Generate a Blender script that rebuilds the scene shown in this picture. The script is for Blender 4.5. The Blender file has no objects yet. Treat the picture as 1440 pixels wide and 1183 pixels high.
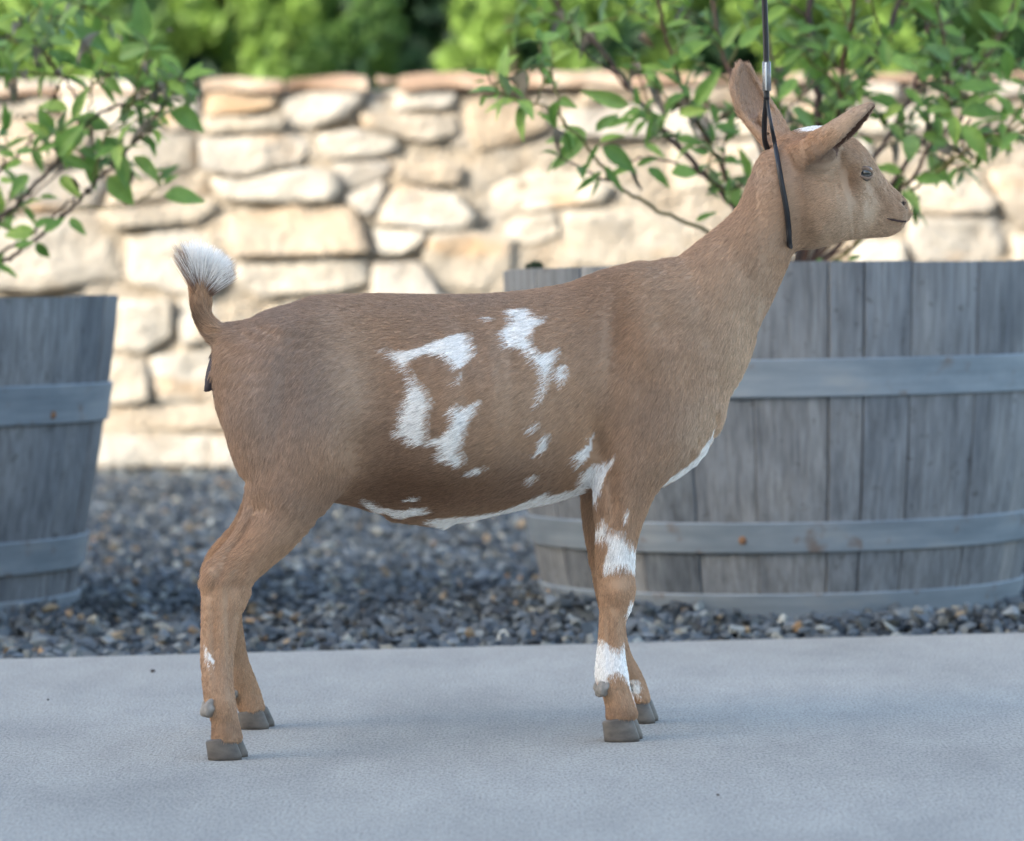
import bpy, bmesh, math, random
import numpy as np
from mathutils import Vector, Matrix, Quaternion, noise as mnoise

random.seed(7); rng = np.random.default_rng(11)
scene = bpy.context.scene
COL = scene.collection
R = math.radians

# ------------------------------------------------------------------ camera
FPX = 5200.0; PW, PH = 1440, 1183
CAM = Vector((0, 0, 0.372))
ROT = Matrix.Rotation(R(90 - 1.66), 3, 'X') @ Matrix.Rotation(R(-0.9), 3, 'Z')
cd = bpy.data.cameras.new('camera'); cam = bpy.data.objects.new('camera', cd); COL.objects.link(cam)
cd.sensor_width = 36; cd.lens = FPX / PW * 36; cd.clip_start = 0.05; cd.clip_end = 2000
cam.matrix_world = Matrix.Translation(CAM) @ ROT.to_4x4()
cd.dof.use_dof = True; cd.dof.focus_distance = 3.19; cd.dof.aperture_fstop = 8.6
scene.camera = cam

# ------------------------------------------------------------------ sky, sun, exposure
SUN_EL, SUN_AZ = 20.0, 50.0            # azimuth: degrees to the left of straight behind the camera
SUN_DIR = Vector((-math.sin(R(SUN_AZ)) * math.cos(R(SUN_EL)), -math.cos(R(SUN_AZ)) * math.cos(R(SUN_EL)), math.sin(R(SUN_EL))))
wd = bpy.data.worlds.new('World'); scene.world = wd; wd.use_nodes = True
nt = wd.node_tree
sky = nt.nodes.new('ShaderNodeTexSky'); sky.sky_type = 'NISHITA'; sky.sun_disc = False
sky.sun_elevation = R(SUN_EL); sky.sun_rotation = math.atan2(SUN_DIR.x, SUN_DIR.y)
sky.dust_density = 3.2; sky.ozone_density = 0.55
nt.links.new(sky.outputs[0], nt.nodes['Background'].inputs[0]); nt.nodes['Background'].inputs[1].default_value = 0.15
sl = bpy.data.lights.new('sun', 'SUN'); sl.energy = 2.0; sl.angle = R(0.6); sl.color = (1.0, 0.97, 0.925)
so = bpy.data.objects.new('sun', sl); COL.objects.link(so); so.rotation_euler = SUN_DIR.to_track_quat('Z', 'Y').to_euler(); so.location = (-4, -6, 8)
scene.render.engine = 'CYCLES'
scene.view_settings.view_transform = 'Standard'; scene.view_settings.look = 'None'
scene.view_settings.exposure = 2.22; scene.view_settings.gamma = 1.0; scene.view_settings.use_curve_mapping = False

# ------------------------------------------------------------------ helpers
def ray(px, py):
    return (ROT @ Vector(((px - PW / 2) / FPX, -(py - PH / 2) / FPX, -1.0)))
def on_z(px, py, z=0.0):
    d = ray(px, py); return CAM + d * ((z - CAM.z) / d.z)
def on_y(px, py, y):
    d = ray(px, py); return CAM + d * ((y - CAM.y) / d.y)

def tag(o, label=None, cat=None, group=None, kind=None):
    if label: o['label'] = label
    if cat: o['category'] = cat
    if group: o['group'] = group
    if kind: o['kind'] = kind
    return o
def empty(name, loc, rz=0.0):
    o = bpy.data.objects.new(name, None); COL.objects.link(o); o.location = loc; o.rotation_euler = (0, 0, rz)
    o.empty_display_size = 0.05
    return o
def link(name, me, mat=None, parent=None, smooth=False):
    if mat and not me.materials: me.materials.append(mat)
    if smooth: me.polygons.foreach_set('use_smooth', [True] * len(me.polygons))
    o = bpy.data.objects.new(name, me); COL.objects.link(o)
    if parent: o.parent = parent
    return o
def mesh(name, v, f, smooth=False):
    me = bpy.data.meshes.new(name); me.from_pydata([tuple(p) for p in v], [], [tuple(q) for q in f]); me.update()
    if smooth: me.polygons.foreach_set('use_smooth', [True] * len(me.polygons))
    return me
def np_mesh(name, v, f, smooth=True):
    v = np.asarray(v, np.float32); f = np.asarray(f, np.int32); n = f.shape[1]
    me = bpy.data.meshes.new(name)
    me.vertices.add(len(v)); me.vertices.foreach_set('co', v.ravel())
    me.loops.add(f.size); me.loops.foreach_set('vertex_index', f.ravel())
    me.polygons.add(len(f)); me.polygons.foreach_set('loop_start', np.arange(0, f.size, n, dtype=np.int32))
    me.polygons.foreach_set('use_smooth', np.full(len(f), smooth)); me.update(calc_edges=True); me.validate()
    return me
def box(bm, x0, x1, y0, y1, z0, z1):
    vs = [bm.verts.new((x, y, z)) for z in (z0, z1) for y in (y0, y1) for x in (x0, x1)]
    for q in ((0, 2, 3, 1), (4, 5, 7, 6), (0, 1, 5, 4), (2, 6, 7, 3), (0, 4, 6, 2), (1, 3, 7, 5)): bm.faces.new([vs[i] for i in q])
def box_mesh(name, *a):
    bm = bmesh.new(); box(bm, *a); me = bpy.data.meshes.new(name); bm.to_mesh(me); bm.free(); return me
def tube_data(pts, rad, n=7):
    pts = [Vector(p) for p in pts]; v = []; f = []
    up = Vector((0.3, 0.2, 1)).normalized()
    for i, p in enumerate(pts):
        t = (pts[min(i + 1, len(pts) - 1)] - pts[max(i - 1, 0)]).normalized()
        a = t.cross(up)
        if a.length < 1e-3: a = t.cross(Vector((1, 0, 0)))
        a.normalize(); b = t.cross(a); up = b.cross(t) if False else up
        for k in range(n):
            w = 2 * math.pi * k / n
            v.append(p + (a * math.cos(w) + b * math.sin(w)) * rad[i])
    for i in range(len(pts) - 1):
        for k in range(n):
            f.append((i * n + k, i * n + (k + 1) % n, (i + 1) * n + (k + 1) % n, (i + 1) * n + k))
    f.append(tuple(range(n - 1, -1, -1))); f.append(tuple(range((len(pts) - 1) * n, len(pts) * n)))
    return v, f
def spline(pts, m=6):
    P = [Vector(p) for p in pts]; out = []
    for i in range(len(P) - 1):
        p0 = P[max(i - 1, 0)]; p1 = P[i]; p2 = P[i + 1]; p3 = P[min(i + 2, len(P) - 1)]
        for k in range(m):
            t = k / m
            out.append(0.5 * ((2 * p1) + (p2 - p0) * t + (2 * p0 - 5 * p1 + 4 * p2 - p3) * t * t + (3 * p1 - p0 - 3 * p2 + p3) * t ** 3))
    out.append(P[-1]); return out

# ------------------------------------------------------------------ materials
class M:
    def __init__(s, name, rough=0.8, spec=0.3):
        s.m = bpy.data.materials.new(name); s.m.use_nodes = True; s.t = s.m.node_tree
        s.b = s.t.nodes['Principled BSDF']; s.b.inputs['Roughness'].default_value = rough
        s.b.inputs['Specular IOR Level'].default_value = spec
    def n(s, typ, **kw):
        nd = s.t.nodes.new(typ)
        for k, v in kw.items():
            if k.startswith('i_'):
                key = k[2:]; nd.inputs[int(key) if key.isdigit() else key].default_value = v
            else: setattr(nd, k, v)
        return nd
    def l(s, a, b): s.t.links.new(a, b)
    def coord(s, kind='Object', scale=(1, 1, 1), rnd=False):
        tc = s.n('ShaderNodeTexCoord'); mp = s.n('ShaderNodeMapping'); mp.inputs['Scale'].default_value = scale
        s.l(tc.outputs[kind], mp.inputs[0])
        if rnd:
            oi = s.n('ShaderNodeObjectInfo'); c = s.n('ShaderNodeCombineXYZ')
            mul = s.n('ShaderNodeMath', operation='MULTIPLY', i_1=37.0); s.l(oi.outputs['Random'], mul.inputs[0])
            for i in range(3): s.l(mul.outputs[0], c.inputs[i])
            s.l(c.outputs[0], mp.inputs['Location'])
        return mp.outputs[0]
    def noise(s, vec, scale, detail=4, rough=0.55):
        nd = s.n('ShaderNodeTexNoise'); nd.inputs['Scale'].default_value = scale
        nd.inputs['Detail'].default_value = detail; nd.inputs['Roughness'].default_value = rough
        if vec is not None: s.l(vec, nd.inputs['Vector'])
        return nd.outputs['Fac']
    def ramp(s, fac, stops):
        r = s.n('ShaderNodeValToRGB'); e = r.color_ramp.elements
        while len(e) < len(stops): e.new(0.5)
        for i, (p, c) in enumerate(stops): e[i].position = p; e[i].color = (*c, 1) if len(c) == 3 else c
        s.l(fac, r.inputs[0]); return r.outputs[0]
    def mix(s, fac, a, b, mode='MIX'):
        x = s.n('ShaderNodeMix', data_type='RGBA', blend_type=mode)
        for sock, val in ((x.inputs[0], fac), (x.inputs[6], a), (x.inputs[7], b)):
            if hasattr(val, 'is_linked') or hasattr(val, 'links'): s.l(val, sock)
            elif isinstance(val, (int, float)): sock.default_value = val
            else: sock.default_value = (*val, 1)
        return x.outputs[2]
    def bump(s, h, strength=0.3, dist=0.01):
        b = s.n('ShaderNodeBump'); b.inputs['Strength'].default_value = strength; b.inputs['Distance'].default_value = dist
        s.l(h, b.inputs['Height']); s.l(b.outputs[0], s.b.inputs['Normal'])
    def col(s, c):
        if isinstance(c, tuple): s.b.inputs['Base Color'].default_value = (*c, 1)
        else: s.l(c, s.b.inputs['Base Color'])
        return s

def rnd_out(m): return m.n('ShaderNodeObjectInfo').outputs['Random']

def mat_concrete():
    m = M('concrete', 0.9, 0.2); c = m.coord()
    big = m.noise(m.coord(scale=(1.6, .7, 1)), 2.3, 4, 0.6); fine = m.noise(m.coord(scale=(1, .3, 1)), 430, 2, 0.7); mid = m.noise(m.coord(scale=(2, .5, 1)), 11, 6, 0.7)
    a = m.ramp(big, [(0.3, (0.325, 0.315, 0.288)), (0.7, (0.375, 0.365, 0.335))])
    a = m.mix(0.55, a, m.ramp(mid, [(0.3, (0.80, 0.80, 0.81)), (0.7, (1.1, 1.1, 1.09))]), 'MULTIPLY')
    a = m.mix(0.8, a, m.ramp(fine, [(0.3, (0.5, 0.5, 0.51)), (0.47, (0.96, 0.96, 0.96)), (0.72, (1.35, 1.34, 1.3))]), 'MULTIPLY')
    v = m.n('ShaderNodeTexVoronoi', feature='F1'); v.inputs['Scale'].default_value = 60; m.l(c, v.inputs['Vector'])
    sp = m.ramp(v.outputs['Distance'], [(0.05, (0.45, 0.43, 0.4)), (0.11, (1, 1, 1))]); a = m.mix(0.35, a, sp, 'MULTIPLY')
    st = m.noise(m.coord(scale=(1.5, .8, 1)), 3.1, 6, .62); a = m.mix(0.45, a, m.ramp(st, [(0.32, (0.70, 0.71, 0.73)), (0.5, (1, 1, 1)), (0.7, (1.08, 1.07, 1.05))]), 'MULTIPLY'); m.col(a); m.bump(fine, 0.5, 0.003); return m.m
def mat_gravel():
    m = M('gravel_stone', 0.85, 0.3); at = m.n('ShaderNodeAttribute', attribute_name='tint')
    n = m.noise(m.coord(), 160, 3); m.col(m.mix(0.6, at.outputs['Color'], m.ramp(n, [(0.3, (0.6, 0.6, 0.62)), (0.7, (1.3, 1.28, 1.22))]), 'MULTIPLY'))
    m.bump(n, 0.3, 0.003); return m.m
def mat_bed():
    m = M('gravel_bed', 0.95, 0.1); n = m.noise(m.coord(), 60, 4)
    m.col(m.ramp(n, [(0.35, (0.03, 0.031, 0.035)), (0.65, (0.12, 0.115, 0.11))])); m.bump(n, 0.8, 0.02); return m.m
def mat_grass():
    m = M('grass_ground', 0.9, 0.1); n = m.noise(m.coord(), 3, 5)
    m.col(m.ramp(n, [(0.3, (0.05, 0.075, 0.022)), (0.7, (0.10, 0.12, 0.045))])); return m.m
def mat_stone():
    m = M('wall_stone', 0.85, 0.25); c = m.coord(rnd=True); r = rnd_out(m)
    base = m.ramp(r, [(0.0, (0.33, 0.29, 0.23)), (0.25, (0.42, 0.385, 0.325)), (0.45, (0.36, 0.335, 0.295)), (0.65, (0.46, 0.43, 0.37)), (0.82, (0.33, 0.265, 0.19)), (1.0, (0.41, 0.365, 0.30))])
    n1 = m.noise(c, 6, 6, 0.65); n2 = m.noise(c, 45, 5, 0.6); n3 = m.noise(m.coord(scale=(1, 1, 2.5), rnd=True), 3.2, 4)
    a = m.mix(0.8, base, m.ramp(n1, [(0.28, (0.62, 0.58, 0.52)), (0.5, (1, 1, 1)), (0.75, (1.15, 1.14, 1.1))]), 'MULTIPLY')
    a = m.mix(m.ramp(n3, [(0.58, (0, 0, 0)), (0.70, (0.6, 0.6, 0.6))]), a, (0.42, 0.25, 0.11))
    g = m.noise(c, 2.3, 5); a = m.mix(m.ramp(g, [(0.58, (0, 0, 0)), (0.72, (0.55, 0.55, 0.55))]), a, (0.30, 0.29, 0.28))
    a = m.mix(0.5, a, m.ramp(n2, [(0.3, (0.7, 0.69, 0.67)), (0.65, (1.1, 1.1, 1.1))]), 'MULTIPLY')
    m.col(a)
    mx = m.n('ShaderNodeMath', operation='ADD'); m.l(n1, mx.inputs[0]); m.l(n2, mx.inputs[1]); m.bump(mx.outputs[0], 0.7, 0.03); return m.m
def mat_mortar():
    m = M('rubble_mortar', 0.95, 0.1); c = m.coord(); n = m.noise(c, 9, 6, 0.65); n2 = m.noise(c, 50, 4)
    a = m.ramp(n, [(0.25, (0.24, 0.19, 0.135)), (0.45, (0.36, 0.31, 0.24)), (0.62, (0.40, 0.36, 0.30)), (0.8, (0.34, 0.235, 0.145))])
    m.col(a); mx = m.n('ShaderNodeMath', operation='ADD'); m.l(n, mx.inputs[0]); m.l(n2, mx.inputs[1]); m.bump(mx.outputs[0], 0.9, 0.05); return m.m
def mat_cap():
    m = M('coping_sandstone', 0.85, 0.2); c = m.coord(rnd=True); n = m.noise(c, 7, 5)
    a = m.ramp(n, [(0.3, (0.18, 0.12, 0.08)), (0.5, (0.27, 0.19, 0.135)), (0.62, (0.34, 0.28, 0.215)), (0.8, (0.25, 0.17, 0.115))])
    m.col(a); m.bump(n, 0.6, 0.03); return m.m
def mat_wood():
    m = M('weathered_oak', 0.85, 0.2); r = rnd_out(m)
    c = m.coord(scale=(26, 26, 1.2), rnd=True); grain = m.noise(c, 3.2, 6, 0.62)
    c2 = m.coord(scale=(60, 60, 3.5), rnd=True); fine = m.noise(c2, 3.0, 3, 0.6)
    blot = m.noise(m.coord(scale=(2, 2, 1), rnd=True), 3.4, 5, 0.6); spot = m.noise(m.coord(rnd=True), 70, 2)
    base = m.ramp(r, [(0.0, (0.155, 0.175, 0.195)), (0.3, (0.225, 0.237, 0.248)), (0.55, (0.185, 0.205, 0.226)), (0.8, (0.26, 0.265, 0.268)), (1.0, (0.20, 0.216, 0.232))])
    a = m.mix(0.9, base, m.ramp(grain, [(0.3, (0.70, 0.69, 0.69)), (0.5, (0.97, 0.97, 0.97)), (0.72, (1.2, 1.19, 1.17))]), 'MULTIPLY')
    a = m.mix(0.7, a, m.ramp(fine, [(0.32, (0.6, 0.59, 0.58)), (0.6, (1.12, 1.12, 1.12))]), 'MULTIPLY')
    a = m.mix(0.85, a, m.ramp(blot, [(0.3, (0.50, 0.52, 0.56)), (0.5, (1, 1, 1)), (0.72, (1.35, 1.28, 1.2))]), 'MULTIPLY')
    a = m.mix(0.5, a, m.ramp(spot, [(0.27, (0.35, 0.3, 0.26)), (0.36, (1, 1, 1))]), 'MULTIPLY')
    m.col(a); m.bump(fine, 0.5, 0.003); return m.m
def mat_hoop():
    m = M('galvanised_hoop', 0.62, 0.4); c = m.coord(scale=(1, 1, 3)); n = m.noise(c, 8, 5, 0.6); n2 = m.noise(m.coord(scale=(2, 2, 40)), 3, 3)
    a = m.ramp(n, [(0.3, (0.18, 0.225, 0.265)), (0.55, (0.25, 0.295, 0.335)), (0.75, (0.32, 0.34, 0.35))])
    a = m.mix(0.4, a, m.ramp(n2, [(0.35, (0.75, 0.76, 0.78)), (0.65, (1.15, 1.15, 1.15))]), 'MULTIPLY')
    rs = m.noise(m.coord(), 30, 4); a = m.mix(m.ramp(rs, [(0.60, (0, 0, 0)), (0.74, (0.7, 0.7, 0.7))]), a, (0.17, 0.10, 0.06))
    m.b.inputs['Metallic'].default_value = 0.35; m.col(a); return m.m
def mat_plain(name, c, rough=0.8, spec=0.3, nscale=40, amt=0.25):
    m = M(name, rough, spec); n = m.noise(m.coord(), nscale, 4)
    lo = tuple(x * (1 - amt) for x in c); hi = tuple(min(1, x * (1 + amt)) for x in c)
    m.col(m.ramp(n, [(0.3, lo), (0.7, hi)])); return m.m
def mat_leaf(name, stops, under, trans=0.25, rough=0.5, spot=True):
    m = M(name, rough, 0.4); r = rnd_out(m)
    a = m.ramp(r, stops)
    n = m.noise(m.coord(rnd=True), 5, 4)
    a = m.mix(0.6, a, m.ramp(n, [(0.3, (0.72, 0.75, 0.7)), (0.7, (1.2, 1.15, 1.15))]), 'MULTIPLY')
    geo = m.n('ShaderNodeNewGeometry')
    a = m.mix(geo.outputs['Backfacing'], a, under)
    m.col(a)
    tr = m.n('ShaderNodeBsdfTranslucent'); m.l(m.mix(0.5, a, (0.12, 0.26, 0.03)), tr.inputs['Color'])
    ms = m.n('ShaderNodeMixShader'); ms.inputs[0].default_value = trans
    m.l(m.b.outputs[0], ms.inputs[1]); m.l(tr.outputs[0], ms.inputs[2]); m.l(ms.outputs[0], m.t.nodes['Material Output'].inputs[0])
    return m.m

MAT = dict(concrete=mat_concrete(), gravel=mat_gravel(), bed=mat_bed(), grass=mat_grass(), stone=mat_stone(), mortar=mat_mortar(), cap=mat_cap(),
           wood=mat_wood(), hoop=mat_hoop(),
           soil=mat_plain('potting_soil', (0.045, 0.032, 0.022)), rivet=mat_plain('rusty_rivet', (0.20, 0.11, 0.06), 0.7),
           stem=mat_plain('red_brown_bark', (0.085, 0.045, 0.032), 0.6), stem_dark=mat_plain('dark_bark', (0.05, 0.036, 0.032), 0.7),
           stem_green=mat_plain('green_twig', (0.13, 0.12, 0.04), 0.6),
           trunk=mat_plain('grey_bark', (0.10, 0.08, 0.06), 0.9),
           moss=mat_plain('moss', (0.018, 0.028, 0.012), 0.95),
           render=mat_plain('house_render', (0.30, 0.285, 0.26), 0.9, nscale=6, amt=0.08), roof=mat_plain('roof_tile', (0.16, 0.10, 0.08)),
           glass=mat_plain('window_glass', (0.04, 0.05, 0.06), 0.1, 0.5), trim=mat_plain('white_trim', (0.7, 0.7, 0.68), 0.6),
           leaf=mat_leaf('shrub_leaf', [(0.0, (0.105, 0.215, 0.045)), (0.35, (0.15, 0.29, 0.058)), (0.7, (0.25, 0.41, 0.085)), (0.85, (0.32, 0.47, 0.11)), (1.0, (0.11, 0.225, 0.085))], (0.22, 0.31, 0.16)),
           dry=mat_leaf('withered_leaf', [(0.0, (0.20, 0.175, 0.15)), (0.5, (0.26, 0.24, 0.215)), (1.0, (0.16, 0.12, 0.075))], (0.24, 0.20, 0.16), 0.12, 0.7))

# ------------------------------------------------------------------ ground, slab, gravel
WALL_Y = 9.32
g = tag(link('ground', mesh('ground', [(-300, -300, -0.05), (300, -300, -0.05), (300, 300, -0.05), (-300, 300, -0.05)], [(0, 1, 2, 3)]), MAT['grass']), kind='structure')
eA = on_z(0, 926); eB = on_z(1440, 889); es = (eB.y - eA.y) / (eB.x - eA.x)
def edge_y(x): return eA.y + es * (x - eA.x)
XL, XR = -9.0, 9.0
bm = bmesh.new()
NX = 90; top = []; bot = []; low = []
for i in range(NX + 1):
    x = XL + (XR - XL) * i / NX; y = edge_y(x) + 0.0015 * math.sin(x * 37) + 0.001 * math.sin(x * 91)
    top.append(bm.verts.new((x, y - 0.006, 0))); low.append(bm.verts.new((x, y, -0.006))); bot.append(bm.verts.new((x, y, -0.09)))
nr = [bm.verts.new((XL + (XR - XL) * i / NX, -2.6, 0)) for i in range(NX + 1)]
for i in range(NX):
    bm.faces.new((nr[i], nr[i + 1], top[i + 1], top[i])); bm.faces.new((top[i], top[i + 1], low[i + 1], low[i])); bm.faces.new((low[i], low[i + 1], bot[i + 1], bot[i]))
me = bpy.data.meshes.new('concrete_pavement'); bm.to_mesh(me); bm.free()
tag(link('concrete_pavement', me, MAT['concrete']), kind='structure')
bed = mesh('gravel_bed', [(XL, edge_y(XL) + 0.001, -0.022), (XR, edge_y(XR) + 0.001, -0.022), (XR, WALL_Y + 0.1, -0.022), (XL, WALL_Y + 0.1, -0.022)], [(0, 1, 2, 3)])
tag(link('gravel_bed', bed, MAT['bed']), kind='structure')

BARRELS = [dict(c=(0.340, 4.72), z=-0.016), dict(c=(-0.862, 4.84), z=-0.034)]
def rock_variants(n, npts, seed):
    r = random.Random(seed); out = []
    for _ in range(n):
        bm = bmesh.new(); sx, sy, sz = 1, r.uniform(.6, .95), r.uniform(.45, .8)
        for k in range(npts):
            v = Vector((r.gauss(0, 1), r.gauss(0, 1), r.gauss(0, 1))).normalized() * r.uniform(.82, 1.05)
            bm.verts.new((v.x * sx, v.y * sy, v.z * sz))
        res = bmesh.ops.convex_hull(bm, input=bm.verts); bmesh.ops.delete(bm, geom=[e for e in res['geom_interior'] if isinstance(e, bmesh.types.BMVert)], context='VERTS')
        bmesh.ops.triangulate(bm, faces=bm.faces); bm.verts.index_update()
        out.append((np.array([v.co[:] for v in bm.verts], np.float32), np.array([[v.index for v in f.verts] for f in bm.faces], np.int32))); bm.free()
    return out
RV = rock_variants(16, 10, 3)
def rand_rots(n):
    q = rng.normal(size=(n, 4)); q /= np.linalg.norm(q, axis=1)[:, None]; w, x, y, z = q.T
    return np.stack([1 - 2 * (y * y + z * z), 2 * (x * y - w * z), 2 * (x * z + w * y), 2 * (x * y + w * z), 1 - 2 * (x * x + z * z), 2 * (y * z - w * x),
                     2 * (x * z - w * y), 2 * (y * z + w * x), 1 - 2 * (x * x + y * y)], 1).reshape(n, 3, 3)
def gravel():
    xs = []; ys = []; ss = []; zs = []
    def strip(y0, y1, dens, smin, smax):
        w0 = 0.22 * y0 + 0.95; w1 = 0.22 * y1 + 0.95
        n = int(dens * (y1 - y0) * (w0 + w1)); t = rng.random(n); y = y0 + (y1 - y0) * t; w = w0 + (w1 - w0) * t
        x = (rng.random(n) * 2 - 1) * w; s = smin + (smax - smin) * rng.random(n) ** 2.2
        return x, y, s
    for a in ((3.95, 4.75, 7600, .0045, .0175), (4.75, 5.9, 5600, .006, .0155), (5.9, 9.3, 3000, .008, .018)):
        x, y, s = strip(*a); xs.append(x); ys.append(y); ss.append(s)
    x = np.concatenate(xs); y = np.concatenate(ys); s = np.concatenate(ss)
    keep = (y - s * 0.9 > (eA.y + es * (x - eA.x)) + 0.002) & (y < WALL_Y - 0.005)
    heap = np.zeros_like(x)
    for B in BARRELS:
        d = np.hypot(x - B['c'][0], y - B['c'][1]); keep &= d > 0.292 + s
        heap = np.maximum(heap, np.exp(-((d - 0.31) / 0.07) ** 2) * 0.012 * (1 + np.sin(x * 9 + 1)))
    x, y, s, heap = x[keep], y[keep], s[keep], heap[keep]
    heap += 0.016 * np.exp(-((x - 0.52) / 0.16) ** 2 - ((y - 4.36) / 0.1) ** 2)
    d_edge = y - (eA.y + es * (x - eA.x))
    z = -0.022 + s * 0.35 + rng.random(len(x)) * 0.014 + heap * np.clip(d_edge / 0.08, 0.2, 1) + 0.006 * np.sin(x * 5.1 + y * 3) * np.clip(d_edge / .2, 0, 1)
    pal = np.array([(.085, .095, .11), (.12, .13, .145), (.16, .165, .17), (.06, .066, .078), (.20, .20, .195), (.25, .23, .20), (.24, .17, .11), (.10, .105, .115), (.30, .18, .10), (.30, .29, .27)])
    pi = rng.choice(len(pal), len(x), p=[.235, .20, .13, .20, .06, .045, .03, .08, .006, .014])
    colr = pal[pi] * (0.6 + 0.75 * rng.random((len(x), 1))) * np.array([1.02, 1.13, 1.16])
    rots = rand_rots(len(x)); var = rng.integers(0, len(RV), len(x))
    V = []; F = []; C = []; off = 0
    for k, (v, f) in enumerate(RV):
        i = np.where(var == k)[0]
        if not len(i): continue
        p = np.einsum('nij,vj->nvi', rots[i], v); p[..., 2] *= 0.75
        p = p * s[i][:, None, None] + np.stack([x[i], y[i], z[i]], 1)[:, None, :]
        V.append(p.reshape(-1, 3)); F.append((f[None] + (np.arange(len(i)) * len(v))[:, None, None]).reshape(-1, 3) + off)
        C.append(np.repeat(colr[i], len(v), 0)); off += len(i) * len(v)
    V = np.concatenate(V); F = np.concatenate(F); C = np.concatenate(C)
    me = np_mesh('gravel', V, F, False)
    at = me.attributes.new('tint', 'FLOAT_COLOR', 'POINT'); at.data.foreach_set('color', np.concatenate([C, np.ones((len(C), 1))], 1).astype(np.float32).ravel())
    tag(link('gravel', me, MAT['gravel']), 'angular blue grey crushed gravel spread between the pavement and the wall', 'gravel', kind='stuff')
gravel()

# ------------------------------------------------------------------ stone wall
EXTRA = dict(
 traced=[
 [(-60,112),(70,112),(76,158),(0,168),(-60,165)], [(82,114),(200,114),(284,122),(279,176),(215,192),(100,168)],
 [(290,126),(345,124),(394,127),(388,148),(340,160),(292,163)], [(400,124),(511,124),(506,146),(482,168),(440,179),(402,177)],
 [(520,127),(598,125),(640,130),(634,152),(560,156),(510,156)], [(655,150),(695,140),(762,148),(772,180),(722,202),(674,214),(660,186)],
 [(285,168),(394,163),(398,181),(290,189)], [(283,196),(418,188),(437,207),(420,231),(385,237),(350,247),(286,238)],
 [(446,191),(500,181),(560,196),(556,214),(520,222),(462,223)], [(510,160),(640,164),(641,188),(602,200),(566,192),(512,178)],
 [(300,252),(350,254),(430,236),(470,241),(479,268),(464,283),(400,283),(315,278)], [(468,230),(540,226),(556,232),(540,250),(490,268),(478,254)],
 [(486,276),(536,254),(542,264),(530,296),(516,304),(494,288)], [(562,227),(600,229),(652,236),(650,260),(574,258),(557,246)],
 [(556,266),(582,264),(640,276),(668,302),(664,318),(600,322),(532,314),(540,290)], [(668,240),(788,240),(862,264),(846,284),(790,290),(722,300),(679,300)],
 [(318,288),(420,288),(440,300),(464,288),(495,291),(518,354),(450,359),(330,362),(320,330)], [(140,298),(298,280),(308,292),(280,312),(220,317),(160,322)],
 [(523,322),(600,326),(590,346),(560,358),(526,358)], [(606,330),(664,326),(720,336),(722,400),(682,412),(612,400),(594,362)],
 [(690,308),(780,302),(785,328),(742,344),(704,332)], [(792,300),(900,292),(990,322),(1002,372),(862,378),(802,372),(792,340)],
 [(330,372),(514,368),(515,398),(482,408),(370,418),(336,400)], [(176,330),(308,326),(314,398),(290,420),(182,396)],
 [(526,370),(590,368),(622,420),(522,424)], [(170,424),(238,424),(238,470),(202,497),(165,490)], [(252,404),(302,424),(302,478),(256,488)],
 [(216,502),(312,492),(326,560),(224,565),(207,540)], [(140,500),(206,510),(211,564),(140,568)],
 [(-300,577),(60,575),(62,609),(-300,612)], [(66,573),(330,571),(331,604),(66,606)], [(335,571),(640,568),(640,601),(335,604)], [(-260,619),(92,616),(92,658),(-260,660)], [(95,615),(300,613),(300,656),(95,658)], [(303,613),(600,610),(600,653),(303,656)], [(604,610),(900,607),(900,650),(604,653)],
 [(1278,255),(1370,250),(1400,284),(1390,299),(1330,301),(1270,294)], [(1392,240),(1440,235),(1506,258),(1490,318),(1432,320),(1407,290)],
 [(1280,310),(1400,307),(1416,348),(1402,370),(1292,372),(1277,342)], [(1200,340),(1270,340),(1276,376),(1200,378)], [(1424,332),(1506,326),(1506,384),(1430,382)],
 [(0,172),(80,166),(130,180),(126,216),(60,232),(-10,226)], [(136,186),(270,190),(276,240),(200,258),(134,232)], [(-40,236),(118,226),(150,258),(132,294),(40,300),(-40,290)],
 [(160,262),(290,246),(296,272),(150,292)], [(-20,306),(128,304),(150,330),(168,390),(60,408),(-20,404)],
 ])
def in_poly(x, y, P):
    c = False; j = len(P) - 1
    for i in range(len(P)):
        if (P[i][1] > y) != (P[j][1] > y) and x < (P[j][0] - P[i][0]) * (y - P[i][1]) / (P[j][1] - P[i][1]) + P[i][0]: c = not c
        j = i
    return c
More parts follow.
